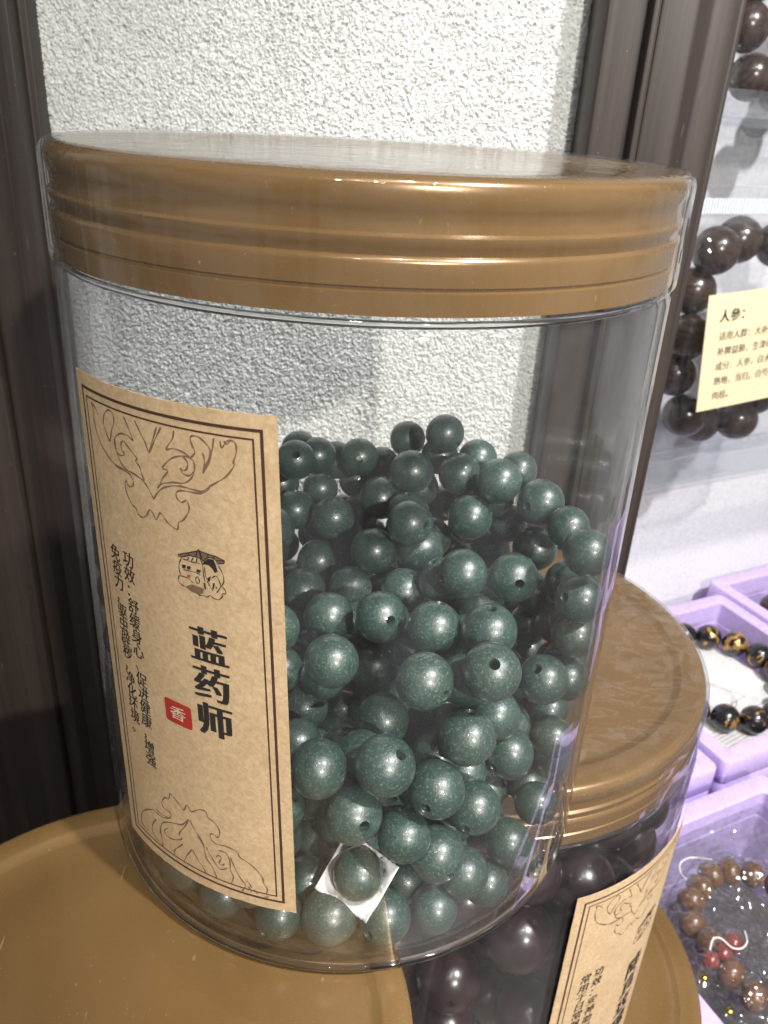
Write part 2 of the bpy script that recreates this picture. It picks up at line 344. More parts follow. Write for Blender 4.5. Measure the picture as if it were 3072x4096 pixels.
BOTTOM_ORNAMENT = [[(-14.36, -38.79), (-13.58, -36.05), (-12.02, -34.29), (-9.45, -32.52), (-8.19, -32.65), (-6.54, -32.45), (-4.87, -31.4), (-4.55, -30.36), (-5.45, -30.05), (-6.4, -29.96), (-6.65, -28.93), (-5.65, -27.31), (-4.69, -27.07), (-4.13, -25.59), (-3.14, -26.18), (-1.87, -27.12), (-1.25, -27.61), (-0.42, -26.08), (0.45, -27.04), (2.15, -25.76), (3.53, -25.52), (3.88, -26.67), (5.01, -27.14), (5.92, -28.4), (5.81, -29.78), (5.33, -30.33), (4.78, -29.91), (4.01, -30.27), (4.22, -31.36), (5.21, -31.91), (6.96, -31.64), (8.89, -32.04), (9.5, -33.16), (10.95, -33.83), (12.23, -34.94), (13.21, -36.36), (13.41, -37.7), (14.01, -38.94), (13.69, -40.11)], [(-14.36, -38.79), (-13.38, -39.14), (-11.89, -39.13)], [(-8.69, -31.77), (-7.29, -32.06), (-5.67, -31.73)], [(-8.24, -37.25), (-7.73, -35.14), (-6.7, -33.59), (-4.24, -32.21), (-1.99, -31.23), (-0.42, -29.17), (-1.3, -31.18), (-2.55, -33.1), (-3.04, -34.25), (-2.39, -34.73), (-3.95, -35.86), (-5.53, -36.51), (-6.66, -36.19), (-6.75, -35.37), (-5.84, -34.43)], [(-8.86, -34.32), (-10.3, -36.55), (-10.44, -38.79), (-8.35, -39.48), (-7.77, -39.8), (-7.89, -37.73), (-8.01, -35.68)], [(-0.09, -29.16), (0.72, -30.75), (1.85, -32.2), (2.63, -33.86)], [(-2.35, -35.93), (-3.59, -37.4), (-4.68, -38.81), (-4.82, -39.98)], [(-0.3, -35.96), (-1.75, -38.4), (-2.48, -40.29)], [(-0.14, -36.05), (0.99, -37.88), (2.13, -39.39), (2.36, -40.34)], [(1.25, -31.83), (2.34, -33.66), (2.73, -36.24), (3.83, -37.79), (4.57, -39.9)], [(5.4, -33.19), (6.84, -33.23), (7.45, -34.69), (7.45, -36.78), (7.91, -38.35), (7.36, -40.01)], [(6.88, -36.68), (5.35, -37.56), (4.4, -36.45), (3.47, -34.81), (2.96, -33.69)], [(6.36, -35.87), (5.88, -36.44), (5.33, -36.0), (5.85, -34.88), (5.3, -34.44), (4.81, -35.02)], [(7.65, -33.92), (8.35, -36.05), (9.33, -38.11), (10.09, -39.23), (9.43, -40.92)], [(11.17, -39.53), (10.82, -38.59), (10.16, -38.14)], [(10.63, -39.37), (11.12, -40.45)], [(11.57, -39.75), (12.2, -40.6)]]
EMBLEM_FILL = [[(6.85, 20.79), (7.05, 21.28), (7.88, 22.0), (8.72, 22.05), (9.03, 21.3), (9.26, 20.31), (8.78, 19.98), (8.45, 20.57), (7.87, 20.96), (7.33, 20.98)], [(3.31, 19.97), (4.03, 20.05), (3.89, 19.44), (3.33, 19.36)], [(4.23, 19.96), (4.86, 20.05), (4.77, 19.53), (4.14, 19.48)], [(5.85, 19.86), (6.53, 19.92), (6.41, 19.44), (5.77, 19.42)], [(2.85, 21.2), (2.97, 21.49), (4.84, 22.25), (6.29, 22.84), (6.48, 23.1), (6.69, 22.9), (7.95, 22.79), (9.15, 22.69), (10.51, 22.25), (10.41, 21.86), (9.35, 21.54), (9.17, 22.07), (8.67, 22.29), (7.98, 22.25), (7.06, 21.44), (6.86, 21.76), (5.92, 21.82), (4.79, 21.76), (3.39, 21.12)], [(3.48, 16.44), (4.82, 17.21), (6.75, 17.04), (6.59, 16.23), (5.83, 15.79), (4.53, 15.97)], [(7.45, 18.83), (8.12, 19.37), (7.9, 18.56), (7.65, 18.34)], [(8.42, 18.38), (8.72, 18.38), (8.41, 17.31), (8.19, 17.41)]]
EMBLEM_LINE = [[(3.37, 20.93), (2.89, 20.04), (2.77, 18.94), (2.98, 18.15), (2.61, 17.89), (2.5, 16.93), (3.49, 16.52)], [(6.62, 21.7), (6.93, 20.81), (6.96, 19.46), (7.09, 18.2), (7.14, 17.07)], [(2.97, 18.07), (4.24, 18.05), (5.01, 17.5)], [(3.62, 20.92), (4.37, 20.9), (5.02, 20.84), (6.47, 20.92)], [(4.76, 21.45), (4.29, 20.88)], [(5.5, 21.64), (5.02, 20.84)], [(6.06, 21.63), (5.87, 20.84)], [(3.53, 19.23), (5.03, 19.34), (6.0, 19.29), (6.46, 19.11)], [(5.95, 18.75), (5.59, 18.42), (5.69, 17.76), (6.01, 17.69), (6.22, 18.21), (5.95, 18.75)], [(9.48, 21.25), (10.0, 20.33), (10.17, 19.09), (9.75, 18.01)], [(7.22, 20.58), (7.27, 19.39), (7.45, 18.83)], [(8.33, 19.19), (9.05, 19.59), (9.5, 18.71), (9.6, 18.05), (8.92, 16.97)], [(5.83, 15.79), (6.57, 15.91), (7.28, 15.87), (7.78, 16.23), (8.37, 15.91), (9.22, 15.97), (9.79, 16.57), (9.74, 16.94), (10.36, 17.16), (10.18, 17.8), (9.83, 18.03)], [(7.5, 18.46), (7.9, 17.72), (8.32, 17.13)], [(6.92, 18.08), (7.06, 17.05)], [(8.84, 17.95), (8.97, 17.6)]]
EMBLEM_DOT = [(4.31, 18.68), (4.81, 18.75), (4.69, 18.33), (4.35, 18.27)]
# jar beads: centre x, y, z and radius in mm, then the direction of the drilled hole where it shows
JAR_BEADS = [
    (11.53, 42.33, 64.79, 4.4), (19.08, 30.18, 71.17, 4.4), (18.85, 34.99, 63.77, 4.4, -0.35, -0.73, 0.58), (27.0, 29.9, 65.75, 4.4),
    (-13.91, 24.82, 65.45, 4.43, 0.09, -0.79, 0.61), (-9.62, 32.63, 63.42, 4.4), (-5.44, 40.23, 59.36, 4.59, 0.73, -0.64, 0.24), (0.11, 33.73, 63.15, 4.4),
    (5.59, 41.6, 58.19, 4.4), (11.83, 24.13, 64.16, 4.85), (22.07, 21.69, 65.2, 4.63), (29.51, 13.76, 67.35, 4.83),
    (35.6, 25.51, 64.92, 4.4), (-9.25, 42.79, 50.42, 4.46), (-0.43, 44.4, 52.41, 4.4), (-18.6, 39.52, 52.91, 4.4),
    (5.25, 24.78, 57.06, 4.85), (-14.29, 28.16, 51.56, 4.71, 0.03, 0.19, 0.98), (-5.27, 22.62, 52.58, 4.85, 0.19, -0.89, -0.41), (20.84, 39.01, 49.55, 4.57),
    (24.12, 12.68, 59.23, 4.84), (10.98, 6.22, 60.44, 4.76, 0.67, -0.7, 0.24), (34.24, 22.71, 53.01, 4.4), (38.33, 11.32, 64.02, 4.9, -0.75, -0.65, 0.08),
    (42.6, 3.21, 62.49, 4.4), (3.65, 43.54, 37.83, 4.4, -0.34, -0.56, 0.76), (-18.66, 39.47, 35.96, 4.54), (-8.25, 19.42, 43.32, 4.85),
    (3.79, 8.04, 52.69, 4.85), (13.85, 10.09, 52.0, 4.96), (24.31, 36.73, 37.6, 4.75), (31.7, 25.81, 44.6, 4.92),
    (38.69, 12.12, 52.51, 4.85), (41.01, -16.28, 67.53, 4.4), (20.69, -7.94, 57.32, 4.79), (30.41, -7.84, 56.75, 4.82, 0.08, -0.95, 0.29),
    (39.98, 10.14, 42.02, 4.4), (-10.55, 5.69, 43.64, 4.85), (-0.76, 6.41, 44.15, 4.85, 0.83, -0.51, 0.24), (10.42, 2.44, 46.6, 4.85),
    (25.68, -2.39, 46.78, 4.97), (41.22, -15.74, 57.51, 4.4), (-4.6, -7.95, 46.61, 4.85), (5.22, -14.96, 51.49, 4.85, 0.38, -0.84, 0.39),
    (14.6, -21.41, 53.99, 4.85), (23.7, -24.98, 56.19, 4.85, -0.04, -0.03, 1.0), (39.86, 12.0, 32.96, 4.56), (-15.46, 22.14, 20.56, 4.85),
    (42.08, -14.15, 48.54, 4.4), (-3.31, -25.39, 48.84, 4.85), (4.89, -12.88, 37.57, 4.85), (12.31, -34.37, 52.19, 4.85, 0.66, -0.76, 0.01),
    (22.79, -35.45, 55.4, 4.85, -0.06, -0.62, 0.78), (41.08, 15.05, 23.79, 4.47), (35.6, -21.05, 43.18, 4.65, -0.44, -0.4, 0.81), (41.79, -14.99, 38.97, 4.4),
    (-8.93, -11.37, 26.74, 4.84), (-1.2, -7.52, 22.28, 4.86), (6.2, -27.51, 38.0, 4.85), (6.13, -43.37, 42.26, 4.99, 0.49, -0.33, 0.81),
    (-4.52, -41.96, 39.85, 4.86, 0.83, -0.53, 0.17), (19.98, -36.56, 42.58, 4.85, 0.06, 0.22, 0.97), (30.99, -22.33, 26.65, 4.85, -0.7, -0.67, -0.26), (14.95, -41.31, 35.5, 4.87, -0.42, -0.91, -0.01),
    (22.83, -35.26, 25.51, 4.85), (1.51, -43.95, 32.0, 4.82, 0.39, -0.85, 0.35), (-5.58, -26.52, 6.62, 4.82), (10.13, -43.01, 26.55, 4.62),
    (28.3, -21.78, 6.79, 4.99), (16.37, -40.66, 19.72, 4.97), (2.9, -41.4, 15.1, 4.6), (38.7, -11.74, 8.32, 4.4),
    (38.72, -20.03, 11.26, 4.4), (31.06, -31.73, 13.26, 4.4, 0.37, -0.93, 0.04), (43.19, -2.36, 20.86, 4.56), (41.24, -14.38, 23.81, 4.4),
    (34.45, -28.01, 6.2, 4.4), (-6.48, -35.59, 6.2, 4.4), (11.73, -34.93, 6.23, 4.43), (22.04, -38.29, 12.56, 4.62, 0.36, -0.76, -0.53),
    (27.13, -35.15, 6.2, 4.4), (-10.98, -43.02, 6.2, 4.4, -0.51, -0.85, -0.07), (-1.88, -43.66, 6.9, 5.1), (7.82, -43.19, 6.71, 4.91),
    (16.97, -41.03, 6.2, 4.4), (-21.31, -38.95, 6.2, 4.4, -0.55, -0.71, -0.43), (-29.3, -33.36, 6.2, 4.4), (-15.94, -41.44, 12.66, 4.4),
    (-11.09, -42.79, 32.09, 4.6), (-16.72, -26.75, 62.73, 4.6), (-20.36, -39.2, 33.72, 4.6), (-16.33, -29.61, 54.0, 4.6),
    (-17.9, -32.24, 45.32, 4.6), (-35.53, -26.29, 52.14, 4.6), (-39.89, -19.05, 64.47, 4.6), (-32.97, -20.15, 58.5, 4.6),
    (-34.87, -27.16, 34.88, 4.6), (-23.79, -10.38, 65.38, 4.6), (-25.48, -36.12, 13.87, 4.6), (-24.19, -23.55, 58.42, 4.6),
    (-14.8, -41.65, 23.16, 4.6), (-36.92, -2.71, 63.94, 4.6), (-30.55, -23.35, 44.98, 4.6), (-16.38, -0.61, 61.34, 4.6),
    (-36.19, -25.37, 20.34, 4.6), (-24.02, -27.69, 40.17, 4.6), (-22.51, -24.75, 49.23, 4.6), (-30.34, -11.34, 58.54, 4.6),
    (-28.48, -26.98, 25.09, 4.6), (-38.64, -21.46, 41.04, 4.6), (-41.84, 14.26, 65.19, 4.6), (-13.35, -33.99, 30.62, 4.6),
    (-29.68, 32.75, 63.82, 4.6), (-36.5, -24.93, 11.15, 4.6), (25.61, -29.0, 41.38, 4.6), (-28.77, -27.59, 15.37, 4.6),
    (-21.11, -29.08, 30.18, 4.6), (-22.99, 18.44, 61.32, 4.6), (-15.47, -26.15, 37.15, 4.6), (-43.14, -9.62, 63.98, 4.6),
    (-9.28, -25.74, 30.36, 4.6), (-41.58, -14.98, 56.39, 4.6), (-13.86, -20.29, 51.79, 4.6), (-20.86, -34.74, 22.93, 4.6),
    (-31.3, 14.72, 62.8, 4.6), (-13.9, -10.1, 35.04, 4.6), (17.55, -1.12, 51.67, 4.6), (-44.1, 3.01, 63.09, 4.6),
    (15.92, -32.0, 34.13, 4.6), (-27.7, 2.19, 62.54, 4.6), (19.63, -29.38, 48.88, 4.6), (2.43, -36.13, 37.18, 4.6),
    (-35.72, 6.68, 62.12, 4.6), (-20.02, -14.75, 58.2, 4.6), (-27.03, -22.66, 33.08, 4.6), (11.86, -14.87, 44.77, 4.6),
    (-42.04, -13.65, 44.52, 4.6), (-11.67, -34.35, 16.17, 4.6), (-20.06, 7.73, 59.86, 4.6), (43.02, -10.16, 16.06, 4.6),
    (-35.47, 26.37, 60.62, 4.6), (-5.16, -12.84, 35.9, 4.6), (17.01, -25.79, 40.83, 4.6), (-41.23, -15.94, 24.09, 4.6),
    (-33.49, -0.2, 55.78, 4.6), (-35.55, -17.37, 49.87, 4.6), (-40.52, -17.66, 15.08, 4.6), (43.45, 2.02, 40.31, 4.6),
    (0.78, 36.75, 47.04, 4.6), (-2.86, 28.39, 45.49, 4.6), (22.41, -24.26, 23.23, 4.6), (-40.93, -16.69, 33.5, 4.6),
    (16.93, 19.23, 50.38, 4.6), (8.18, -34.66, 29.93, 4.6), (-6.33, -29.48, 21.88, 4.6), (11.26, 17.49, 57.45, 4.6),
    (-0.5, -29.79, 14.77, 4.6), (0.58, -2.39, 40.99, 4.6), (44.08, 3.23, 49.41, 4.6), (-0.85, -23.91, 27.18, 4.6),
    (43.09, -6.93, 54.92, 4.6), (4.63, -12.08, 28.17, 4.6), (29.86, 20.2, 60.46, 4.6), (19.68, -31.04, 17.67, 4.6),
    (-34.62, -20.84, 28.2, 4.6), (5.16, 13.69, 45.24, 4.6), (14.26, 30.76, 57.29, 4.6), (-23.72, -4.98, 57.93, 4.6),
    (-41.71, 3.05, 51.23, 4.6), (29.93, -12.4, 6.4, 4.6), (11.46, -19.63, 36.84, 4.6), (-26.69, -17.12, 52.33, 4.6),
    (-32.35, -16.19, 36.88, 4.6), (-14.96, -32.6, 6.46, 4.6), (20.48, -19.7, 46.79, 4.6), (-21.57, 9.46, 48.15, 4.6),
    (32.53, -12.89, 25.51, 4.6), (-17.48, -19.66, 43.36, 4.6), (-14.35, 41.81, 61.01, 4.6), (-17.25, -18.79, 26.24, 4.6),
    (-19.71, 23.93, 43.19, 4.6), (43.72, -6.48, 36.78, 4.6), (8.62, -24.31, 29.45, 4.6), (-12.21, 5.38, 25.49, 4.6),
    (43.88, -5.3, 45.91, 4.6), (25.26, 22.59, 52.36, 4.6), (-26.17, 35.62, 55.81, 4.6), (-8.67, 35.51, 45.06, 4.6),
    (17.68, -23.5, 31.08, 4.6), (-33.25, -10.42, 44.3, 4.6), (43.97, -4.53, 7.15, 4.6), (-10.34, 42.97, 37.39, 4.6),
    (-22.8, -27.22, 7.24, 4.6), (-34.47, -10.46, 27.1, 4.6), (-16.08, 19.9, 35.75, 4.6), (-19.16, -3.26, 50.12, 4.6),
    (27.2, -17.35, 19.5, 4.6), (-36.63, -8.24, 52.58, 4.6), (14.64, -14.97, 29.52, 4.6), (36.37, 1.13, 26.41, 4.6),
    (2.25, 21.7, 41.77, 4.6), (-0.42, -5.74, 32.49, 4.6), (-19.37, -12.43, 49.33, 4.6), (-0.72, -33.26, 28.11, 4.6),
    (8.34, -3.3, 36.12, 4.6), (44.19, 0.82, 31.22, 4.6), (38.06, 22.47, 28.05, 4.6), (34.08, -12.34, 16.02, 4.6),
    (-43.89, -5.21, 47.82, 4.6), (-25.77, -15.67, 43.29, 4.6), (27.74, -22.23, 35.52, 4.6), (-32.87, -16.79, 20.13, 4.6),
    (-15.06, 28.42, 31.78, 4.6), (-8.41, 15.83, 21.2, 4.6), (-10.5, 20.99, 28.52, 4.6), (43.45, 8.13, 14.89, 4.6),
    (-17.87, 10.36, 39.78, 4.6), (31.0, -6.66, 34.69, 4.6), (39.63, 19.57, 59.49, 4.6), (0.91, 28.94, 36.26, 4.6),
    (3.68, -24.85, 6.4, 4.6), (22.64, 6.21, 43.75, 4.6), (-9.81, 13.21, 36.38, 4.6), (-3.54, 44.06, 43.49, 4.6),
    (6.88, -7.19, 45.66, 4.6), (-5.53, 10.91, 28.57, 4.6), (21.59, -10.79, 44.75, 4.6), (-26.3, -16.18, 26.59, 4.6),
    (-44.04, -3.81, 56.91, 4.6), (20.41, -29.05, 6.42, 4.6), (-5.36, 5.18, 35.76, 4.6), (-17.14, 40.74, 25.98, 4.6),
    (-6.8, -12.81, 16.79, 4.6), (2.78, 2.88, 32.16, 4.6), (-26.45, -9.96, 33.57, 4.6), (25.22, 36.3, 57.55, 4.6),
    (-24.03, 26.92, 57.91, 4.6), (6.02, 33.67, 53.95, 4.6), (33.36, 4.6, 50.43, 4.6), (-13.44, -3.06, 28.93, 4.6),
    (13.86, -23.94, 17.65, 4.6), (32.15, 7.15, 31.93, 4.6), (0.13, -16.85, 21.37, 4.6), (31.01, 10.02, 43.38, 4.6),
    (-18.8, 1.33, 42.16, 4.6), (-28.42, -4.47, 49.39, 4.6), (-4.04, 21.28, 35.07, 4.6), (10.79, 18.76, 40.01, 4.6),
    (-3.4, 36.95, 37.66, 4.6), (-39.23, 18.45, 57.41, 4.6), (-7.74, 0.04, 9.46, 4.6), (-16.25, -0.92, 20.15, 4.6),
    (35.37, 6.44, 18.97, 4.6), (-34.59, 8.55, 53.18, 4.6), (-43.15, -9.56, 8.49, 4.6), (-29.62, -21.1, 6.4, 4.6),
    (39.87, 19.07, 38.78, 4.6), (12.01, 42.54, 41.01, 4.6), (7.16, 7.11, 39.05, 4.6), (14.8, 10.88, 42.52, 4.6),
    (38.46, -0.15, 13.35, 4.6), (13.56, 26.2, 45.4, 4.6), (-15.13, -27.29, 23.43, 4.6), (28.63, -13.99, 39.72, 4.6),
    (34.06, -4.23, 6.4, 4.6), (-30.93, 21.18, 54.52, 4.6), (7.37, 35.35, 37.61, 4.6), (-7.19, -1.22, 18.56, 4.6),
    (4.81, 19.74, 33.09, 4.6), (-8.78, 29.09, 38.47, 4.6), (3.72, 4.46, 22.26, 4.6), (12.54, -9.14, 22.73, 4.6),
    (-37.66, -16.63, 6.4, 4.6), (-20.36, -16.67, 35.14, 4.6), (14.42, 41.78, 55.49, 4.6), (-19.71, -29.19, 15.68, 4.6),
    (-31.35, -1.93, 12.54, 4.6), (-26.73, 13.01, 54.9, 4.6), (-3.07, 44.09, 31.87, 4.6), (-10.59, 36.51, 30.85, 4.6),
    (14.51, -29.95, 25.19, 4.6), (-20.57, -8.4, 41.14, 4.6), (-43.06, 9.96, 57.15, 4.6), (43.74, 6.38, 23.91, 4.6),
    (-22.4, 31.16, 36.6, 4.6), (15.17, 3.52, 36.28, 4.6), (-19.4, -9.96, 27.66, 4.6), (3.58, 10.97, 14.8, 4.6),
    (19.66, -17.7, 6.4, 4.6), (17.0, -3.09, 42.68, 4.6), (-43.69, -6.68, 38.74, 4.6), (-21.75, 20.62, 51.61, 4.6),
    (-32.26, 30.22, 51.47, 4.6), (12.83, -23.85, 6.4, 4.6), (-7.52, -17.35, 6.4, 4.6), (23.44, -1.41, 6.4, 4.6),
    (25.05, 25.78, 6.4, 4.6), (-1.92, 44.16, 6.4, 4.6), (7.38, -16.42, 6.4, 4.6),
]
# ================================================================== the setting
# stucco panel between the posts: real relief from band-limited noise
def stucco_panel():
    x0, x1, z0, z1, st = -112.0, 74.0, -10.0, 236.0, 0.29
    nx, nz = int((x1-x0)/st), int((z1-z0)/st)
    fx = np.fft.fftfreq(nx, st)[None, :]; fz = np.fft.fftfreq(nz, st)[:, None]
    def band(lo, hi, ang=0.0, an=1.0):
        c, s = math.cos(ang), math.sin(ang); a, b = fx*c+fz*s, (-fx*s+fz*c)*an; f = np.sqrt(a*a+b*b)+1e-9
        g = np.exp(-(np.log(f/lo)**2)/0.35)*0.7+np.exp(-(np.log(f/hi)**2)/0.4)*0.3
        n = np.fft.ifft2(np.fft.fft2(rng.standard_normal((nz, nx)))*g).real; return n/n.std()
    a = band(0.72, 1.3, R_(35), 1.5); b = band(0.85, 1.5, R_(-20), 1.3)
    h = -np.abs(a)*0.34 - np.abs(b)*0.22 + band(0.3, 1.5)*0.10 + 0.06*band(1.2, 1.5)
    h = h-h.mean(); h = np.clip(h, -0.8, 0.45)
    X, Z = np.meshgrid(x0+np.arange(nx)*st, z0+np.arange(nz)*st)
    co = np.stack([X, 145.0-h*1.5, Z], -1).reshape(-1, 3)*MM
    i = np.arange((nz-1)*nx).reshape(nz-1, nx)[:, :-1].ravel()
    fa = np.stack([i, i+1, i+nx+1, i+nx], 1).astype(np.int32)
    me = bpy.data.meshes.new('stucco_wall'); me.vertices.add(len(co)); me.vertices.foreach_set('co', co.ravel())
    me.loops.add(fa.size); me.loops.foreach_set('vertex_index', fa.ravel())
    me.polygons.add(len(fa)); me.polygons.foreach_set('loop_start', np.arange(len(fa), dtype=np.int32)*4); me.polygons.foreach_set('loop_total', np.full(len(fa), 4, np.int32))
    me.update(calc_edges=True)
    return link('stucco_wall', me, MAT['stucco'], None, True, 0)
tag(stucco_panel(), kind='structure')
tag(link('stucco_wall_lower', box_mesh('stucco_wall_lower', -112, 74, 145.5, 155, -246, -10.2), MAT['stucco'], None, False), kind='structure')

def extrude_profile(name, prof, z0, z1):
    n = len(prof); vs = [(x, y, z0) for x, y in prof]+[(x, y, z1) for x, y in prof]
    fs = [(i, (i+1) % n, n+(i+1) % n, n+i) for i in range(n)]+[tuple(range(n))[::-1], tuple(range(n, 2*n))]
    me = mesh(name, vs, fs); bm = bmesh.new(); bm.from_mesh(me)
    bmesh.ops.recalc_face_normals(bm, faces=bm.faces)
    ed = [e for e in bm.edges if abs(e.verts[0].co.z-e.verts[1].co.z) > 0.05]
    bmesh.ops.bevel(bm, geom=ed, offset=0.0009, segments=2, profile=0.6, affect='EDGES'); bm.to_mesh(me); bm.free(); return me
lp = tag(empty('wood_post', (0, 0, -246)), 'dark brown wooden post beside the white stucco, with the jar shadow on it', 'post')
def post_part(name, prof, parent): 
    o = link(name, extrude_profile(name, prof, -246, 250), MAT['wood'], None, True, 30); o.parent = parent; o.matrix_parent_inverse = Matrix.Translation((0, 0, 0.246)); return o
post_part('post_core', [(-260, 155), (-260, 121), (-119, 121), (-119, 155)], lp)
post_part('edge_moulding', [(-118.6, 155), (-118.6, 124.5), (-113, 124.5), (-110.5, 129), (-104.4, 129), (-104.4, 137), (-101.8, 137), (-101.8, 155)], lp)
rp = tag(empty('wood_post', (0, 0, -246)), 'grooved dark brown wooden post between the stucco and the hanging bags', 'post')
post_part('inner_moulding', [(64.2, 155), (64.2, 135), (66.2, 131), (77.2, 131), (78.2, 127.4), (80.4, 127.4), (80.4, 155)], rp)
post_part('post_core', [(80.8, 155), (80.8, 129.2), (91, 129.2), (95, 127.6), (103.0, 127.6), (103.0, 155)], rp)
post_part('edge_strip', [(103.3, 155), (103.3, 130.8), (105.6, 130.8), (105.6, 155)], rp)

# counter, and the white display wall that runs off at an angle to the right
ANG = R_(25)
UX, UY = math.cos(ANG), math.sin(ANG)
def uv(u, v, z=0.0): return (u*UX-v*UY, u*UY+v*UX, z)
def uv_box(name, u0, u1, v0, v1, z0, z1, mat, bev=0, kind='structure'):
    o = link(name, box_mesh(name, u0, u1, v0, v1, z0, z1, bev), mat, None, bool(bev)); o.rotation_euler = (0, 0, ANG)
    return tag(o, kind=kind)
tag(link('counter_top', box_mesh('counter_top', -420, 620, -320, 640, -266, -246), MAT['counter'], None, False), kind='structure')
uv_box('side_wall', 205, 640, 262, 272, -245.8, 330, MAT['board'])

# ================================================================== jars
def taper(z, H): return -0.6*min(max(z, 0), 115)/115.0
def jar(loc, R, H, lid_h, label, film, lid_R, k=1.0, rot=0.0):
    root = tag(empty('bead_jar', loc, rot), label, 'jar')
    zb = H-lid_h; Rt = R-0.7*k
    prof = [(0, 1.0), (R-7*k, 1.0), (R-4*k, 1.0), (R-1.8*k, 1.5*k), (R-0.2*k, 1.55*k), (R, 2.4)]
    prof += [(R+(Rt-R)*t, 3+(zb-2.5-3)*t) for t in (0.25, 0.5, 0.75, 1.0)]
    prof += [(Rt-0.9*k, zb-0.6), (Rt-2.4*k, zb+0.9), (Rt-2.4*k, H-2.2), (Rt-3.3*k, H-2.2), (Rt-3.3*k, zb+0.4), (Rt-2.0*k, zb-1.6), (Rt-1.1*k, zb-3.4)]
    prof += [(R-1.1*k+(Rt-R)*t, 3+(zb-2.5-3)*t) for t in (0.75, 0.5, 0.25)]
    prof += [(R-1.1*k, 4.2), (R-1.8*k, 2.6*k), (R-4*k, 1.9), (R-7*k, 1.75), (0, 1.75)]
    link('jar_body', lathe('jar_body', prof, 160), MAT['jar'], root, True, 50)
    link('neck_glint_ring', lathe('neck_glint_ring', [(Rt-1.25*k+0.42*k*math.cos(a), zb-1.1*k+0.5*k*math.sin(a)) for a in [i*2*math.pi/12 for i in range(12)]], 160, True), MAT['glass'], root, True, 0)  # added clear ring, mimics the bright refracted line below the lid
    # clear ring added round the foot to give its bright refracted edge line
    link('foot_glint_ring', lathe('foot_glint_ring', [(R-0.9*k+0.7*k*math.cos(a), 0.7*k+0.7*k*math.sin(a)) for a in [i*2*math.pi/12 for i in range(12)]], 160, True), MAT['glass'], root, True, 0)
    # ridged gold lid: light bands stand upright, dark bands lean under
    g = lid_R-(0.8*k if film else 0.0); lp_ = []
    steps = [(1.0, 0.0), (0.84, 0.0), (0.825, 0.0), (0.81, -0.30), (0.795, -0.30), (0.78, 0.0), (0.70, 0.02), (0.61, 0.0), (0.585, -0.08), (0.56, -0.52), (0.50, -0.30), (0.455, 0.0), (0.425, 0.0), (0.40, -0.42), (0.34, -0.50), (0.30, -0.48), (0.24, -0.25), (0.19, 0.0), (0.12, 0.02)]
    for f, dr in steps: lp_.append((g+dr*k, zb+(1-f)*lid_h))
    lp_ += [(g-1.6*k+1.6*k*math.cos(a), H-1.6*k+1.6*k*math.sin(a)) for a in [i*math.pi/2/6 for i in range(1, 7)]]
    lp_ += [(g-5.0*k, H), (g-5.5*k, H-0.15), (g-6.6*k, H-0.95), (g-7.6*k, H-1.1), (g-14*k, H-1.1), (g-15*k, H-0.9), (g*0.5, H-0.9), (0, H-0.9)]
    inner = [(0, H-2.1), (g-3.2*k, H-2.1), (g-1.2*k, H-4.5*k), (g-1.2*k, zb)]
    lid = link('lid', lathe('lid', [(g-1.2*k, zb)]+lp_+inner, 160), MAT['gold'], root, True, 40)
    if film:
        fp = [(lid_R-0.5*k, zb-0.9), (lid_R-0.05, zb-0.2)]+[(lid_R, zb+lid_h*i/10) for i in range(9)]
        fp += [(lid_R-2.2*k+2.2*k*math.cos(a), H-1.9*k+2.2*k*math.sin(a)) for a in [i*math.pi/2/6 for i in range(0, 7)]]
        fp += [(lid_R-8*k, H+0.32*k), (lid_R-20*k, H+0.3*k), (0, H+0.28*k)]
        link('shrink_film', lathe('shrink_film', fp, 160), MAT['film' if k == 1.0 else 'loosefilm'], lid, True, 60)
    return root

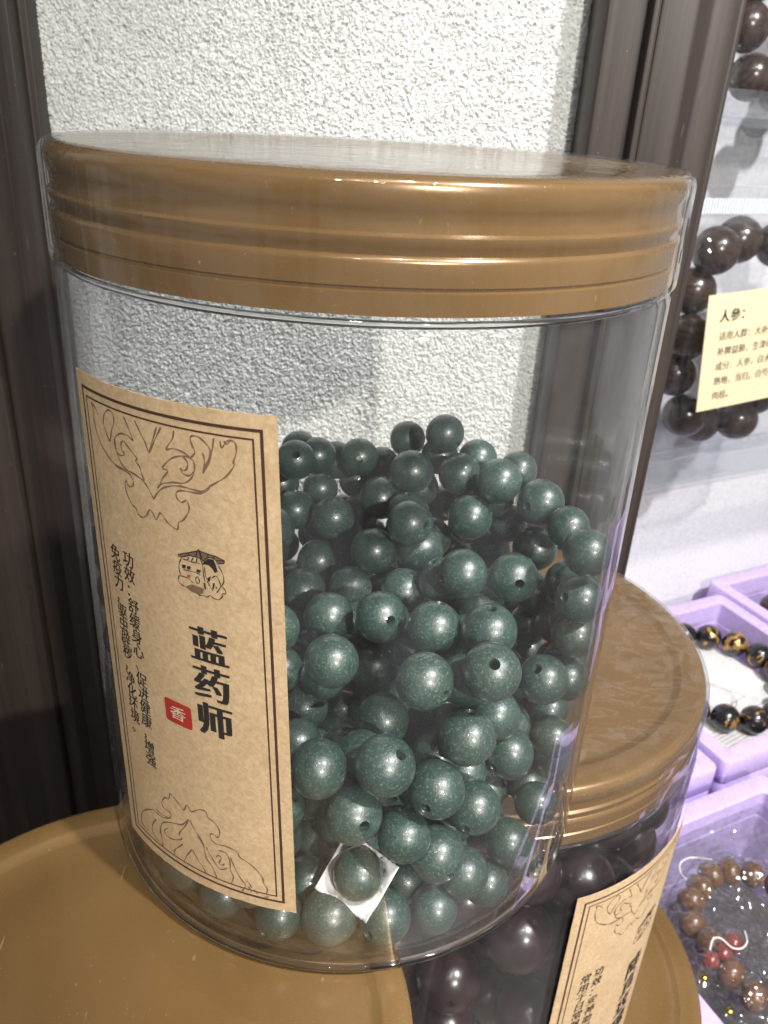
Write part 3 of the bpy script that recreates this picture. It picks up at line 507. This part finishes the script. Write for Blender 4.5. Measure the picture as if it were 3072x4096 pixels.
# ---- paper label shared by the labelled jars
def jar_label(root, R, k, th0, zc, half_h, tilt, title, title_y, title_step, title_size, col_r, col_l):
    ct, st = math.cos(tilt), math.sin(tilt)
    def wrap(a, b, lift=0.0):
        s = a*ct-b*st; h = b*ct+a*st; z = zc+h; th = th0+s/R
        r = R+0.10+taper(z, 115)*(1 if k == 1.0 else 0)+lift
        return (r*math.cos(th), r*math.sin(th), z)
    W, Hh = 18.75*k, half_h
    nx, nz = 48, 90; vs, fs = [], []
    for j in range(nz+1):
        for i in range(nx+1):
            a = -W+2*W*i/nx; b = -Hh+2*Hh*j/nz
            if i in (0, nx): a += random.uniform(-0.05, 0.05)*k
            if j in (0, nz): b += random.uniform(-0.08, 0.08)*k
            vs.append(wrap(a, b, 0.16))
    for j in range(nz):
        for i in range(nx): q = j*(nx+1)+i; fs.append((q, q+1, q+nx+2, q+nx+1))
    n0 = len(vs)
    vs += [wrap(-W+2*W*i/nx if True else 0, -Hh+2*Hh*j/nz, 0.02) for j in range(nz+1) for i in range(nx+1)]
    for i in range(nx):
        a, b = i, nz*(nx+1)+i; fs += [(a+1, a, n0+a, n0+a+1), (b, b+1, n0+b+1, n0+b)]
    for j in range(nz):
        a, b = j*(nx+1), j*(nx+1)+nx; fs += [(a, a+nx+1, n0+a+nx+1, n0+a), (b+nx+1, b, n0+b, n0+b+nx+1)]
    lab = link('paper_label', mesh('paper_label', vs, fs), MAT['kraft'], root, True, 30)
    wr = lambda a, b, z: wrap(a, b, 0.19+z)
    top = Hh-43.4*k                                  # the design hangs from the top edge
    P = Print(); P.rect_line(-W+2.05*k, W-2.05*k, -Hh+2.1*k, Hh-2.1*k, 0.44*k); P.build('border_line', MAT['brown'], lab, wr, 1.5)
    P = Print(); P.rect_line(-W+3.2*k, W-3.2*k, -Hh+3.3*k, Hh-3.3*k, 0.26*k); P.build('border_line', MAT['brown'], lab, wr, 1.5)
    P = Print()
    for s_ in TOP_ORNAMENT: P.stroke([(x*k, y*k+top) for x, y in s_], 0.30*k)
    P.build('leaf_ornament', MAT['line'], lab, wr, 1.5)
    P = Print()
    for s_ in BOTTOM_ORNAMENT: P.stroke([(x*k, (y+43.4)*k-Hh) for x, y in s_], 0.30*k)
    P.build('leaf_ornament', MAT['line'], lab, wr, 1.5)
    P = Print()
    for i, s_ in enumerate(EMBLEM_FILL[:4]+EMBLEM_FILL[6:]): P.poly([(x*k, y*k+top) for x, y in s_], 0.004*i)
    for i, s_ in enumerate(EMBLEM_LINE): P.stroke([(x*k, y*k+top) for x, y in s_], 0.17*k, 0.05+0.002*i)
    s_ = EMBLEM_FILL[4]; P.stroke([(x*k, y*k+top) for x, y in s_+s_[:1]], 0.15*k, 0.09, False)
    for q in range(1, 8):                                      # ribs of the parasol
        a, b = s_[q+1], s_[18-q]; P.stroke([(a[0]*k, a[1]*k+top), (b[0]*k, b[1]*k+top)], 0.11*k, 0.10+0.002*q, False)
    P.build('emblem', MAT['ink'], lab, wr, 1.5)
    P = Print()
    for i, s_ in enumerate(EMBLEM_FILL[4:6]): P.poly([(x*k, y*k+top) for x, y in s_], -0.02+0.003*i)
    P.build('emblem_shading', MAT['line'], lab, wr, 1.5)
    P = Print(); P.poly([(x*k, y*k+top) for x, y in EMBLEM_DOT], 0.2); P.build('emblem_dot', MAT['red'], lab, wr, 0)
    P = Print()
    for i, ch in enumerate(title): P.glyph(ch, 6.75*k, title_y*k+top-i*title_step*k, title_size*k, 0.28*k)
    P.build('title_lettering', MAT['ink'], lab, wr, 1.2)
    P = Print()
    for x, y0, y1, txt in ((-8.4, 16.9, -20.8, col_r), (-11.9, 16.7, -16.2, col_l)):
        for i, ch in enumerate(txt):
            P.glyph(ch, (x+random.uniform(-0.08, 0.08))*k, (y0+(y1-y0)*i/(len(txt)-1))*k+top, 2.9*k, 0.07*k, 0.12)
    P.build('small_lettering', MAT['ink'], lab, wr, 1.2)
    sy = title_y-(len(title)-1)*title_step-1.2
    sx, sy = -0.3*k, sy*k+top
    P = Print(); n = 8; hw, hh, rr = 2.75*k, 2.2*k, 0.55*k
    pts = [(sx+cx*(hw-rr)+rr*math.cos(a0+q*math.pi/2/4), sy+cy2*(hh-rr)+rr*math.sin(a0+q*math.pi/2/4)) for cx, cy2, a0 in ((1, 1, 0), (-1, 1, math.pi/2), (-1, -1, math.pi), (1, -1, 1.5*math.pi)) for q in range(5)]
    P.poly(pts); P.build('red_seal', MAT['red'], lab, wr, 1.0)
    P = Print(); P.glyph('香', sx, sy, 2.7*k, 0.07*k, 0.1, 0.06, 1.25); P.build('seal_lettering', MAT['paleink'], lab, wr, 1.0)
    return lab

main = jar((0, 0, 0.3), 50.0, 129.8, 15.1, 'large clear jar of dark green beads with a gold lid', True, 49.75)
jar_label(main, 50.0, 1.0, R_(-121.5), 58.1, 43.4, R_(1.9), '蓝药师', 7.3, 6.7, 6.6, '功效：舒缓身心、促进健康，增强', '免疫力，驱虫辟秽，净化环境。')
jarA = jar((-36.2, -59.6, -130), 48.2, 130, 15.1, 'gold lidded jar under the jar of green beads, beside the stuccoed wall post', False, 49.3)
jar2 = jar((37.5, 57.5, -139.6), 66.4, 139.6, 17.1, 'clear jar of dark purple beads with a kraft label, next to lavender boxes', True, 65.0, 1.3)
jar_label(jar2, 66.4, 1.31, R_(-72.3)+18.75*1.31/66.4, 139.6-34-50, 50.0, 0.0, '降真玫瑰', 6.2, 6.9, 7.0, '功效：安神助眠、驱虫避秽、', '常用于日常佩戴或环境。薰')
jarB = jar((55.0, 54.5, -246), 74.0, 106.2, 19.0, 'wide gold lid jar that carries the jar of dark purple beads', False, 75.3, 1.4)
rs = tag(empty('wooden_riser', (-36.2, -59.6, -246)), 'dark wooden riser block carrying the gold lidded jar', 'riser')
link('riser_block', box_mesh('riser_block', -50, 50, -50, 50, 0, 108, 1.5), MAT['counter'], rs)
link('riser_top', box_mesh('riser_top', -53, 53, -53, 53, 108.1, 116, 1.0), MAT['counter'], rs)

# ================================================================== beads in the big jar
def bead_mesh(name, hole=0.165, seg=36, rings=18, oblate=0.97):
    """unit bead drilled through along z with a small chamfer at the hole"""
    a0 = math.asin(hole*1.16)
    prof = [(hole, math.cos(a0)*oblate-0.06)]
    prof += [(math.sin(a0+(math.pi-2*a0)*i/rings), math.cos(a0+(math.pi-2*a0)*i/rings)*oblate) for i in range(rings+1)]
    prof += [(hole, -math.cos(a0)*oblate+0.06)]
    return lathe(name, [(r, z) for r, z in prof[::-1]], seg, closed=True)
jar_bead = bead_mesh('bead')
jar_bead.materials.append(MAT['bead'])
first = True
for e in JAR_BEADS:
    o = link('bead', jar_bead, None, None, first, 50); first = False
    x, y, z, r = e[:4]
    d = Vector(e[4:7]) if len(e) > 4 else Vector((random.gauss(0, 1), random.gauss(0, 1), random.gauss(0, 1)))
    if len(e) == 4:
        # holes that do not show in the picture point away from the viewer's side
        view = Vector((0-x, -141.9-y, 136.2-z)).normalized(); d.normalize()
        if abs(d.dot(view)) > 0.55 and random.random() < 0.8: d = (d-view*d.dot(view)).normalized()
    o.location = (x*MM, y*MM, (z+0.3)*MM); o.rotation_euler = d.to_track_quat('Z', 'Y').to_euler(); o.scale = (r, r, r)
    tag(o, 'round drilled dark green stone bead piled inside the large jar', 'bead', 'green beads in the large jar')

# moisture sachet wedged between the lowest beads
def sachet():
    C = [Vector(p) for p in ((-4.7, -42.2, 12.4), (4.8, -46.3, 9.0), (10.0, -41.3, 17.1), (0.8, -34.6, 18.4))]
    n = 24; vs, fs = [], []; bc = Vector((3.07, -41.1, 15.3))
    near = [e for e in JAR_BEADS if (Vector(e[:3])-Vector((3, -42, 14))).length < 18]
    over = min(near, key=lambda e: (Vector(e[:3])-bc).length)
    for side in (0, 1):
        for j in range(n+1):
            for i in range(n+1):
                s, t = i/n, j/n
                p = (C[0]*(1-s)+C[1]*s)*(1-t)+(C[3]*(1-s)+C[2]*s)*t
                bulge = 16*s*(1-s)*t*(1-t)*0.25
                p = p+Vector((0, 0.5, -0.5))*bulge*(1 if side else -0.2)+Vector((0.03, 0.1, 0.1))*math.sin(s*70)*(0.5)
                for _ in range(4):
                    for e in near:
                        q = Vector(e[:3]); dd = p-q; lim = e[3]+0.35
                        if dd.length < lim:
                            if e is over: dd = dd*Vector((1, 0.4, 1))+Vector((0, 2.2, -1.0))
                            p = q+dd.normalized()*lim
                vs.append(tuple(p+Vector((0, 0.25, -0.1))*side))
    m = (n+1)**2
    for j in range(n):
        for i in range(n):
            q = j*(n+1)+i; fs += [(q, q+1, q+n+2, q+n+1), (m+q, m+q+n+1, m+q+n+2, m+q+1)]
    rim = [i for i in range(n+1)]+[(j+1)*(n+1)-1 for j in range(1, n+1)]+[n*(n+1)+i for i in range(n-1, -1, -1)]+[j*(n+1) for j in range(n-1, 0, -1)]
    for a, b in zip(rim, rim[1:]+rim[:1]): fs.append((b, a, m+a, m+b))
    o = link('moisture_sachet', mesh('moisture_sachet', vs, fs), MAT['sachet'], None, True, 0)
    return tag(o, 'small white ribbed paper sachet wedged between green beads', 'sachet')
sachet()

# ================================================================== big dark beads in the lower jar
db = bead_mesh('dark_bead', 0.10, 40, 22, 1.0); db.materials.append(MAT['dark']); first = True
placed = []; tries = 0
rr2 = np.random.default_rng(5)
while len(placed) < 120 and tries < 60000:
    tries += 1
    r = rr2.uniform(8.6, 10.2); a = rr2.uniform(0, 6.283); q = (62.6-r)*math.sqrt(rr2.uniform(0.25, 1)) if rr2.random() > 0.7 else (62.6-r)
    z = -136+r+rr2.random()**1.1*(106-r*0.6)
    if z+r > -19: continue
    c = np.array([37.5+q*math.cos(a), 57.5+q*math.sin(a), z])
    if all(np.linalg.norm(c-p)-(r+s)*0.985 > 0 for p, s in placed): placed.append((c, r))
for c, r in placed:
    o = link('dark_bead', db, None, None, first, 50); first = False
    o.location = tuple(float(x)*MM for x in c); o.scale = (r, r, r); o.rotation_euler = (random.uniform(0, 3), random.uniform(0, 3), 0)
    tag(o, 'big glossy dark purple bead inside the labelled lower jar', 'bead', 'dark purple beads in the lower jar')
# ================================================================== lavender display boxes
def frame_shell(name, w, b, z0, z1, rc=5.0, chamf=1.2):
    """square frame with rounded corners: outer wall, flat rim, inner wall"""
    def ring(h, r, z, n=6):
        out = []
        for cx, cy2, a0 in ((1, 1, 0), (-1, 1, 90), (-1, -1, 180), (1, -1, 270)):
            for q in range(n+1):
                a = R_(a0+90*q/n); out.append((cx*(h-r)+r*math.cos(a), cy2*(h-r)+r*math.sin(a), z))
        return out
    h = w/2; rings = [ring(h-0.3, rc, z0), ring(h, rc, z0+0.5), ring(h, rc, z1-chamf), ring(h-chamf*0.3, rc, z1-chamf*0.3), ring(h-chamf, rc, z1),
                      ring(h-b+chamf*0.6, rc*0.55, z1), ring(h-b, rc*0.5, z1-chamf*0.6), ring(h-b, rc*0.5, z0)]
    vs, fs = [], []; n = len(rings[0])
    for r in rings: vs += r
    m = len(rings)
    for a in range(m):
        c = (a+1) % m
        for k in range(n): fs.append((a*n+k, a*n+(k+1) % n, c*n+(k+1) % n, c*n+k))
    return mesh(name, vs, fs)
def film_sheet(name, h, z, amp, seed, n=26, mat='boxfilm'):
    r = np.random.default_rng(seed); ph = r.uniform(0, 6.28, 8); fr = r.uniform(0.03, 0.16, (8, 2)); vs, fs = [], []
    for j in range(n+1):
        for i in range(n+1):
            x, y = -h+2*h*i/n, -h+2*h*j/n
            e = min(1.0, 4*min(i, n-i, j, n-j)/n)
            vs.append((x, y, z+e*amp*sum(math.sin(fr[q][0]*x+fr[q][1]*y*(1 if q % 2 else -1)+ph[q]) for q in range(8))/4))
    for j in range(n):
        for i in range(n): q = j*(n+1)+i; fs.append((q, q+1, q+n+2, q+n+1))
    return mesh(name, vs, fs)
BW, BB, BH = 139.0, 10.6, 32.0
def display_box(u, v, zt, label, films=True, seed=1):
    p = uv(u, v, zt-BH); root = tag(empty('display_box', p, ANG), label, 'box', 'lavender display boxes')
    link('base_shell', frame_shell('base_shell', BW-0.6, BB, 0, BH/2-0.4), MAT['lavender'], root, True, 40)
    link('cover_shell', frame_shell('cover_shell', BW, BB, BH/2, BH), MAT['lavender'], root, True, 40)
    if films:
        link('clear_window', film_sheet('clear_window', BW/2-BB-0.2, BH/2-6, 0.3, seed), MAT['boxfilm'], root, True, 0)
        link('clear_window', film_sheet('clear_window', BW/2-BB-0.2, BH/2+3.5, 0.8, seed+7), MAT['boxfilm'], root, True, 0)
    return root
ZT = -182.0
display_box(347.5, 162.3, ZT, 'lavender frame box holding the black and gold bracelet', True, 1)
display_box(203.2, 162.3, ZT, 'plain lavender box tucked behind the purple bead jar', True, 2)
display_box(491.5, 180.0, ZT, 'lavender frame box holding a rough dark bead, against the white wall', True, 3)
display_box(222.7, 11.4, ZT, 'lavender frame box with a crinkled bag lying in it', True, 4)
display_box(347.0, 165.0, ZT-BH-0.2, 'lower lavender box, under the one with the black bracelet', False, 5)
display_box(203.0, 164.0, ZT-BH-0.2, 'lower lavender box, bottom of the stack by the purple bead jar', False, 6)
display_box(491.0, 180.0, ZT-BH-0.2, 'lower lavender box, bottom of the stack against the white wall', False, 7)
display_box(222.7, 12.4, ZT-BH-0.2, 'lower lavender box, under the one with the crinkled bag', False, 8)

def bracelet(name, label, centres, r, mesh_, cord_mat, extra=None, group=None):
    c0 = sum((Vector(c) for c in centres), Vector())/len(centres)
    root = tag(empty(name, tuple(c0)), label, 'bracelet', group)
    for i, c in enumerate(centres):
        rr = r if isinstance(r, (int, float)) else r[i]
        o = link('bead', mesh_, None, root, True, 50); o.location = (Vector(c)-c0)*MM; o.scale = (rr, rr, rr)
        nx = Vector(centres[(i+1) % len(centres)])-Vector(centres[i-1])
        o.rotation_euler = (nx.to_track_quat('Z', 'Y') @ Matrix.Rotation(random.uniform(0, 6), 3, 'Z').to_quaternion()).to_euler()
    link('cord', tube_mesh('cord', [Vector(c)-c0 for c in centres], 0.45, 6, True), cord_mat, root)
    return root, c0
leaf_bead = bead_mesh('leaf_bead', 0.10, 32, 16, 1.0); leaf_bead.materials.append(MAT['leaf'])
cu, cv2, rad = 348.0, 166.0, 45.5
n = 16
bracelet('bead_bracelet', 'black bead bracelet with gold leaf flakes in a lavender box', [uv(cu+rad*math.cos(2*math.pi*i/n+0.1), cv2+rad*math.sin(2*math.pi*i/n+0.1), -192.0) for i in range(n)], 8.8, leaf_bead, MAT['cord'])
# printed paper slip inside that box
slip = tag(empty('printed_slip', uv(338, 160, -201.2), ANG+R_(8)), 'white printed paper slip under the black and gold bracelet', 'paper slip')
link('paper_sheet', box_mesh('paper_sheet', -50, 50, -48, 48, -0.15, 0.0), MAT['paper'], slip, False)
flat = lambda a, b, z: (a, b, 0.08+z)
P = Print()
cc = [(14*math.cos(i*2*math.pi/36), 14*math.sin(i*2*math.pi/36)-4) for i in range(36)]
P.stroke(cc, 0.5, 0, False, True); P.stroke([(x*0.82, (y+4)*0.82-4) for x, y in cc], 0.35, 0.01, False, True)
P.stroke([(-26, -14), (6, 16)], 0.45, 0.02, False); P.stroke([(6, 16), (20, -14)], 0.45, 0.03, False); P.stroke([(-26, -14), (20, -14)], 0.4, 0.04, False)
for j in range(6):
    P.stroke([(-34, -26-j*2.6), (-34+random.uniform(18, 30), -26-j*2.6)], 0.35, 0.05, False)
    P.stroke([(8, -24-j*2.6), (8+random.uniform(14, 24), -24-j*2.6)], 0.35, 0.05, False)
P.build('diagram_print', MAT['line'], slip, flat, 0)
# rough dark bead in the far box
o = link('rough_bead', bead_mesh('rough_bead', 0.12, 28, 14, 0.9), MAT['rosewood'], None); o.scale = (13, 13, 13); o.location = [c*MM for c in uv(452, 207, -190)]; o.rotation_euler = (1.2, 0.4, 0)
tag(o, 'single rough dark bead in a lavender box against the wall', 'bead')

# brown wooden bracelet in its crinkled bag, lying in the nearest box
wood_bead = bead_mesh('wood_bead', 0.11, 32, 16, 0.84); wood_bead.materials.append(MAT['brownwood'])
BZ = -182.0
ring = [(184.5, 15.0), (185.0, 25.2), (192.6, 34.2), (202.2, 38.2), (212.0, 41.2), (222.6, 39.6), (231.4, 33.4), (238, 25), (241, 14.5), (240, 4), (235, -6), (227, -14), (216.5, -18.5), (205, -20), (193.5, -17.5), (183.8, -10.2), (182.4, 0.6)]
bracelet('bead_bracelet', 'brown wooden bead bracelet inside a crinkled clear bag', [uv(u, v, BZ+random.uniform(-0.6, 0.8)) for u, v in ring], 6.3, wood_bead, MAT['cord'])
red_bead = bead_mesh('red_bead', 0.13, 28, 14, 0.95); red_bead.materials.append(MAT['redstone'])
for (u, v, r), lb in zip(((191.6, 9.4, 4.5), (184.4, 7.6, 3.9), (176.6, 7.4, 3.8)), ('dark red bead, largest of the red ones on the brown bracelet', 'dark red bead between two other red ones by the brown bracelet', 'small dark red bead at the tassel end of the brown bracelet')):
    o = link('red_bead', red_bead, None, None); o.location = [c*MM for c in uv(u, v, BZ+3.4)]; o.scale = (r, r, r); o.rotation_euler = (random.uniform(0, 3), 1, 0)
    tag(o, lb, 'bead', 'red beads of the brown bracelet')
for u, v in ((170.0, 3.6), (168.8, -11.2)):
    o = link('brass_spacer', bead_mesh('brass_spacer', 0.3, 20, 10, 0.8), MAT['brass'], None); o.location = [c*MM for c in uv(u, v, BZ+1.0)]; o.scale = (1.6, 1.6, 1.6)
    tag(o, 'tiny brass spacer bead in the crinkled bag', 'bead', 'brass spacers in the crinkled bag')
tag(link('elastic_thread', tube_mesh('elastic_thread', [uv(p.x, p.y, BZ+7.6+p.z) for p in smooth_path([(176.6, 9, 0), (181, 11.8, 1), (184, 10.5, 1.6), (185.5, 5.5, 1.2), (189.5, 3.8, 0.8), (194, 5.2, 0.8), (197.5, 9.5, 0.2)], 8)], 0.33, 6), MAT['cord']), 'white elastic thread looping past the red beads', 'thread')
tag(link('elastic_thread', tube_mesh('elastic_thread', [uv(p.x, p.y, BZ+p.z) for p in smooth_path([(199, 42, 1), (198.5, 47, 2), (202, 51, 2.4), (209, 51.5, 2.4), (217, 46, 3.5)], 8)], 0.33, 6), MAT['cord']), 'white elastic thread end at the top of the brown bracelet', 'thread')

def crinkled_bag(name, corners, label, seed, n=90, amp=1.6, bumps=(), lift=3.0):
    """two crumpled film sheets joined at their edges; corners in world mm, counter-clockwise"""
    r = np.random.default_rng(seed); C = [Vector(c) for c in corners]
    nor = (C[1]-C[0]).cross(C[3]-C[0]).normalized()
    K = r.normal(0, 1, (46, 2)); K = K/np.linalg.norm(K, axis=1)[:, None]*r.uniform(6, 42, 46)[:, None]; ph = r.uniform(0, 6.28, 46)
    def fold(s, t): return sum(abs(math.sin(K[q][0]*s+K[q][1]*t+ph[q]))*6.0/(6+abs(np.hypot(*K[q]))) for q in range(46))/46*8-2.2
    vs, fs = [], []
    for side in (0, 1):
        for j in range(n+1):
            for i in range(n+1):
                s, t = i/n, j/n; p = (C[0]*(1-s)+C[1]*s)*(1-t)+(C[3]*(1-s)+C[2]*s)*t
                e = min(1.0, 8*min(s, 1-s, t, 1-t))
                d = (lift+amp*fold(s, t))*e if side == 0 else -0.3*e
                if side == 0:
                    for (bx, br) in bumps:
                        q = p-bx; q = q-nor*q.dot(nor); L = q.length
                        if L < br*1.5: d = max(d, (bx-p).dot(nor)+br*math.sqrt(max(0, 1-(L/(br*1.5))**2))+0.35)
                vs.append(tuple(p+nor*d))
    m = (n+1)**2
    for j in range(n):
        for i in range(n):
            q = j*(n+1)+i; fs.append((q, q+1, q+n+2, q+n+1))
            if i % 1 == 0: fs.append((m+q, m+q+n+1, m+q+n+2, m+q+1))
    root = tag(empty(name, tuple(C[0])), label, 'bag')
    o = link('pouch_film', mesh('pouch_film', [tuple(Vector(v)-C[0]) for v in vs], fs), MAT['bag'], root, True, 0)
    return root
bag_beads = [(Vector(uv(u, v, BZ)), 6.4) for u, v in ring]+[(Vector(uv(191.6, 9.4, BZ+3.4)), 4.6), (Vector(uv(184.4, 7.6, BZ+3.4)), 4.0), (Vector(uv(176.6, 7.4, BZ+3.4)), 3.9)]
crinkled_bag('crinkled_bag', [uv(164, -45, -190.5), uv(282, -45, -190.5), uv(282, 70, -190.5), uv(164, 70, -190.5)], 'crinkled clear plastic bag around the brown wooden bracelet', 3, 96, 1.5, bag_beads, 4.0)

# ================================================================== hanging side: shelf, bags, bracelets, cards
sh = tag(empty('acrylic_shelf', uv(215, 176, -44), ANG), 'clear acrylic shelf on the white wall below the bagged bracelet', 'shelf')
link('shelf_plate', box_mesh('shelf_plate', 0, 330, 0, 85.5, -3, 0, 0.4), MAT['acrylic'], sh, True)
link('front_lip', box_mesh('front_lip', 0, 330, -3.2, -0.2, -4, 22, 0.5), MAT['acrylic'], sh, True)
sh2 = tag(empty('acrylic_shelf', uv(215, 192, 141), ANG), 'clear acrylic shelf carrying the upper bag of dark beads', 'shelf')
link('shelf_plate', box_mesh('shelf_plate', 0, 330, 0, 69.5, -3, 0, 0.4), MAT['acrylic'], sh2, True)
link('front_lip', box_mesh('front_lip', 0, 330, -3.2, -0.2, -4, 12, 0.5), MAT['acrylic'], sh2, True)

rose_bead = bead_mesh('rose_bead', 0.09, 36, 18, 1.0); rose_bead.materials.append(MAT['rosewood'])
VB = 196.0
# beads of the bagged bracelet, an oval standing on the shelf (u, z)
ov = [(291, 78.5), (288, 56.5), (285, 33.5), (287.5, 10.5), (295, -12.5), (315.5, -21), (338.5, -19.5), (358, -8), (370, 12), (373, 35), (370, 58), (358, 74), (337, 81), (313.5, 82.5)]
bracelet('bead_bracelet', 'dark rosewood bracelet in the zip bag on the shelf', [uv(u, VB+(5 if i % 2 else -2), z) for i, (u, z) in enumerate(ov)], 12.4, rose_bead, MAT['cord'])
zb_ = tag(empty('zip_bag', uv(263, VB-20.5, -42), ANG), 'clear zip bag standing on the acrylic shelf with a cream card', 'bag')
def pouch(name, w, h, depth, seed, n=70):
    r = np.random.default_rng(seed); K = r.normal(0, 1, (30, 2))*np.array([0.09, 0.05]); ph = r.uniform(0, 6.28, 30); vs, fs = [], []
    for side in (0, 1):
        for j in range(n+1):
            for i in range(n+1):
                s, t = i/n, j/n; e = (1-abs(2*s-1)**6)*(1-abs(2*t-1)**8)
                f = sum(abs(math.sin(K[q][0]*s*w+K[q][1]*t*h+ph[q])) for q in range(30))/30-0.6
                vs.append((s*w, depth+(-depth*e*(1 if side == 0 else -1)*(1+0.35*f))+f*2.0*e, t*h))
    m = (n+1)**2
    for j in range(n):
        for i in range(n): q = j*(n+1)+i; fs += [(q, q+1, q+n+2, q+n+1), (m+q, m+q+n+1, m+q+n+2, m+q+1)]
    return mesh(name, vs, fs)
link('pouch_film', pouch('pouch_film', 140, 138, 22, 8), MAT['zipbag'], zb_, True, 0)
link('header_film', box_mesh('header_film', 0, 140, 21.8, 22.2, 152, 166), MAT['zipbag'], zb_, False)
zs = link('zip_strip', box_mesh('zip_strip', -0.5, 140.5, 20.7, 23.3, 138.2, 151.5, 0.4), MAT['acrylic'], zb_, True)
for i in range(69):
    link('rib', box_mesh('rib', -0.4+i*2.03, 0.9+i*2.03, 19.7, 20.65, 138.6, 146.0), MAT['zipper'], zs, False)
# cream ingredient card stuck to the front of that bag
cd = tag(empty('ingredient_card', uv(277.5, 170.5, -1.0), ANG), 'cream ingredient card with printed Chinese text on the zip bag', 'card')
cw, ch_ = 84.0, 62.0; lean = 13.0
def card_pt(a, b, z=0.0): return (a+(1-b/ch_)*0+b*-0.155+lean*0.0, -z-0.6*math.sin(a/cw*3.1), b+a*0.065)
vs, fs = [], []
for side in (0, 0.35):
    for i in range(21): vs += [card_pt(cw*i/20, 0, -side), card_pt(cw*i/20, ch_, -side)]
for i in range(20):
    q = 2*i; fs += [(q, q+2, q+3, q+1), (42+q, 42+q+1, 42+q+3, 42+q+2), (q, 42+q, 42+q+2, q+2), (q+1, q+3, 42+q+3, 42+q+1)]
fs += [(0, 1, 43, 42), (40, 82, 83, 41)]
link('card_sheet', mesh('card_sheet', vs, fs), MAT['card'], cd, True, 30)
wrapc = lambda a, b, z: card_pt(a, b, 0.12+z)
P = Print()
for i, ch in enumerate('人參：'): P.glyph(ch, 12.0+i*7.2, 50.5, 7.0, 0.22)
P.build('heading_lettering', MAT['ink'], cd, wrapc, 3)
P = Print()
for j, tx in enumerate(('适用人群：大补元气，', '补脾益肺，生津养血，安', '成分：人参，白术，茯苓，', '熟地，当归，白芍，川芎，', '肉桂。')):
    for i, ch in enumerate(tx): P.glyph(ch, 12.0+i*4.95, 40.0-j*8.1, 4.9, 0.06)
P.build('body_lettering', MAT['greyink'], cd, wrapc, 3)

# upper bag with larger dark beads
ov2 = [(300, 181), (312, 160), (331, 152.5+3), (352, 157), (366, 172), (371, 192), (366, 212), (350, 226), (329, 229), (311, 220), (301, 202)]
bracelet('bead_bracelet', 'dark wooden bead bracelet in the bag on the upper shelf', [uv(u, 214+2*math.sin(i*2), z) for i, (u, z) in enumerate(ov2)], [11.4]*11, rose_bead, MAT['cord'])
ub = tag(empty('plastic_bag', uv(276, 191.5, 141.3), ANG), 'clear crinkled bag of dark beads on the upper shelf', 'bag')
link('pouch_film', pouch('pouch_film', 122, 130, 23, 21), MAT['zipbag'], ub, True, 0)
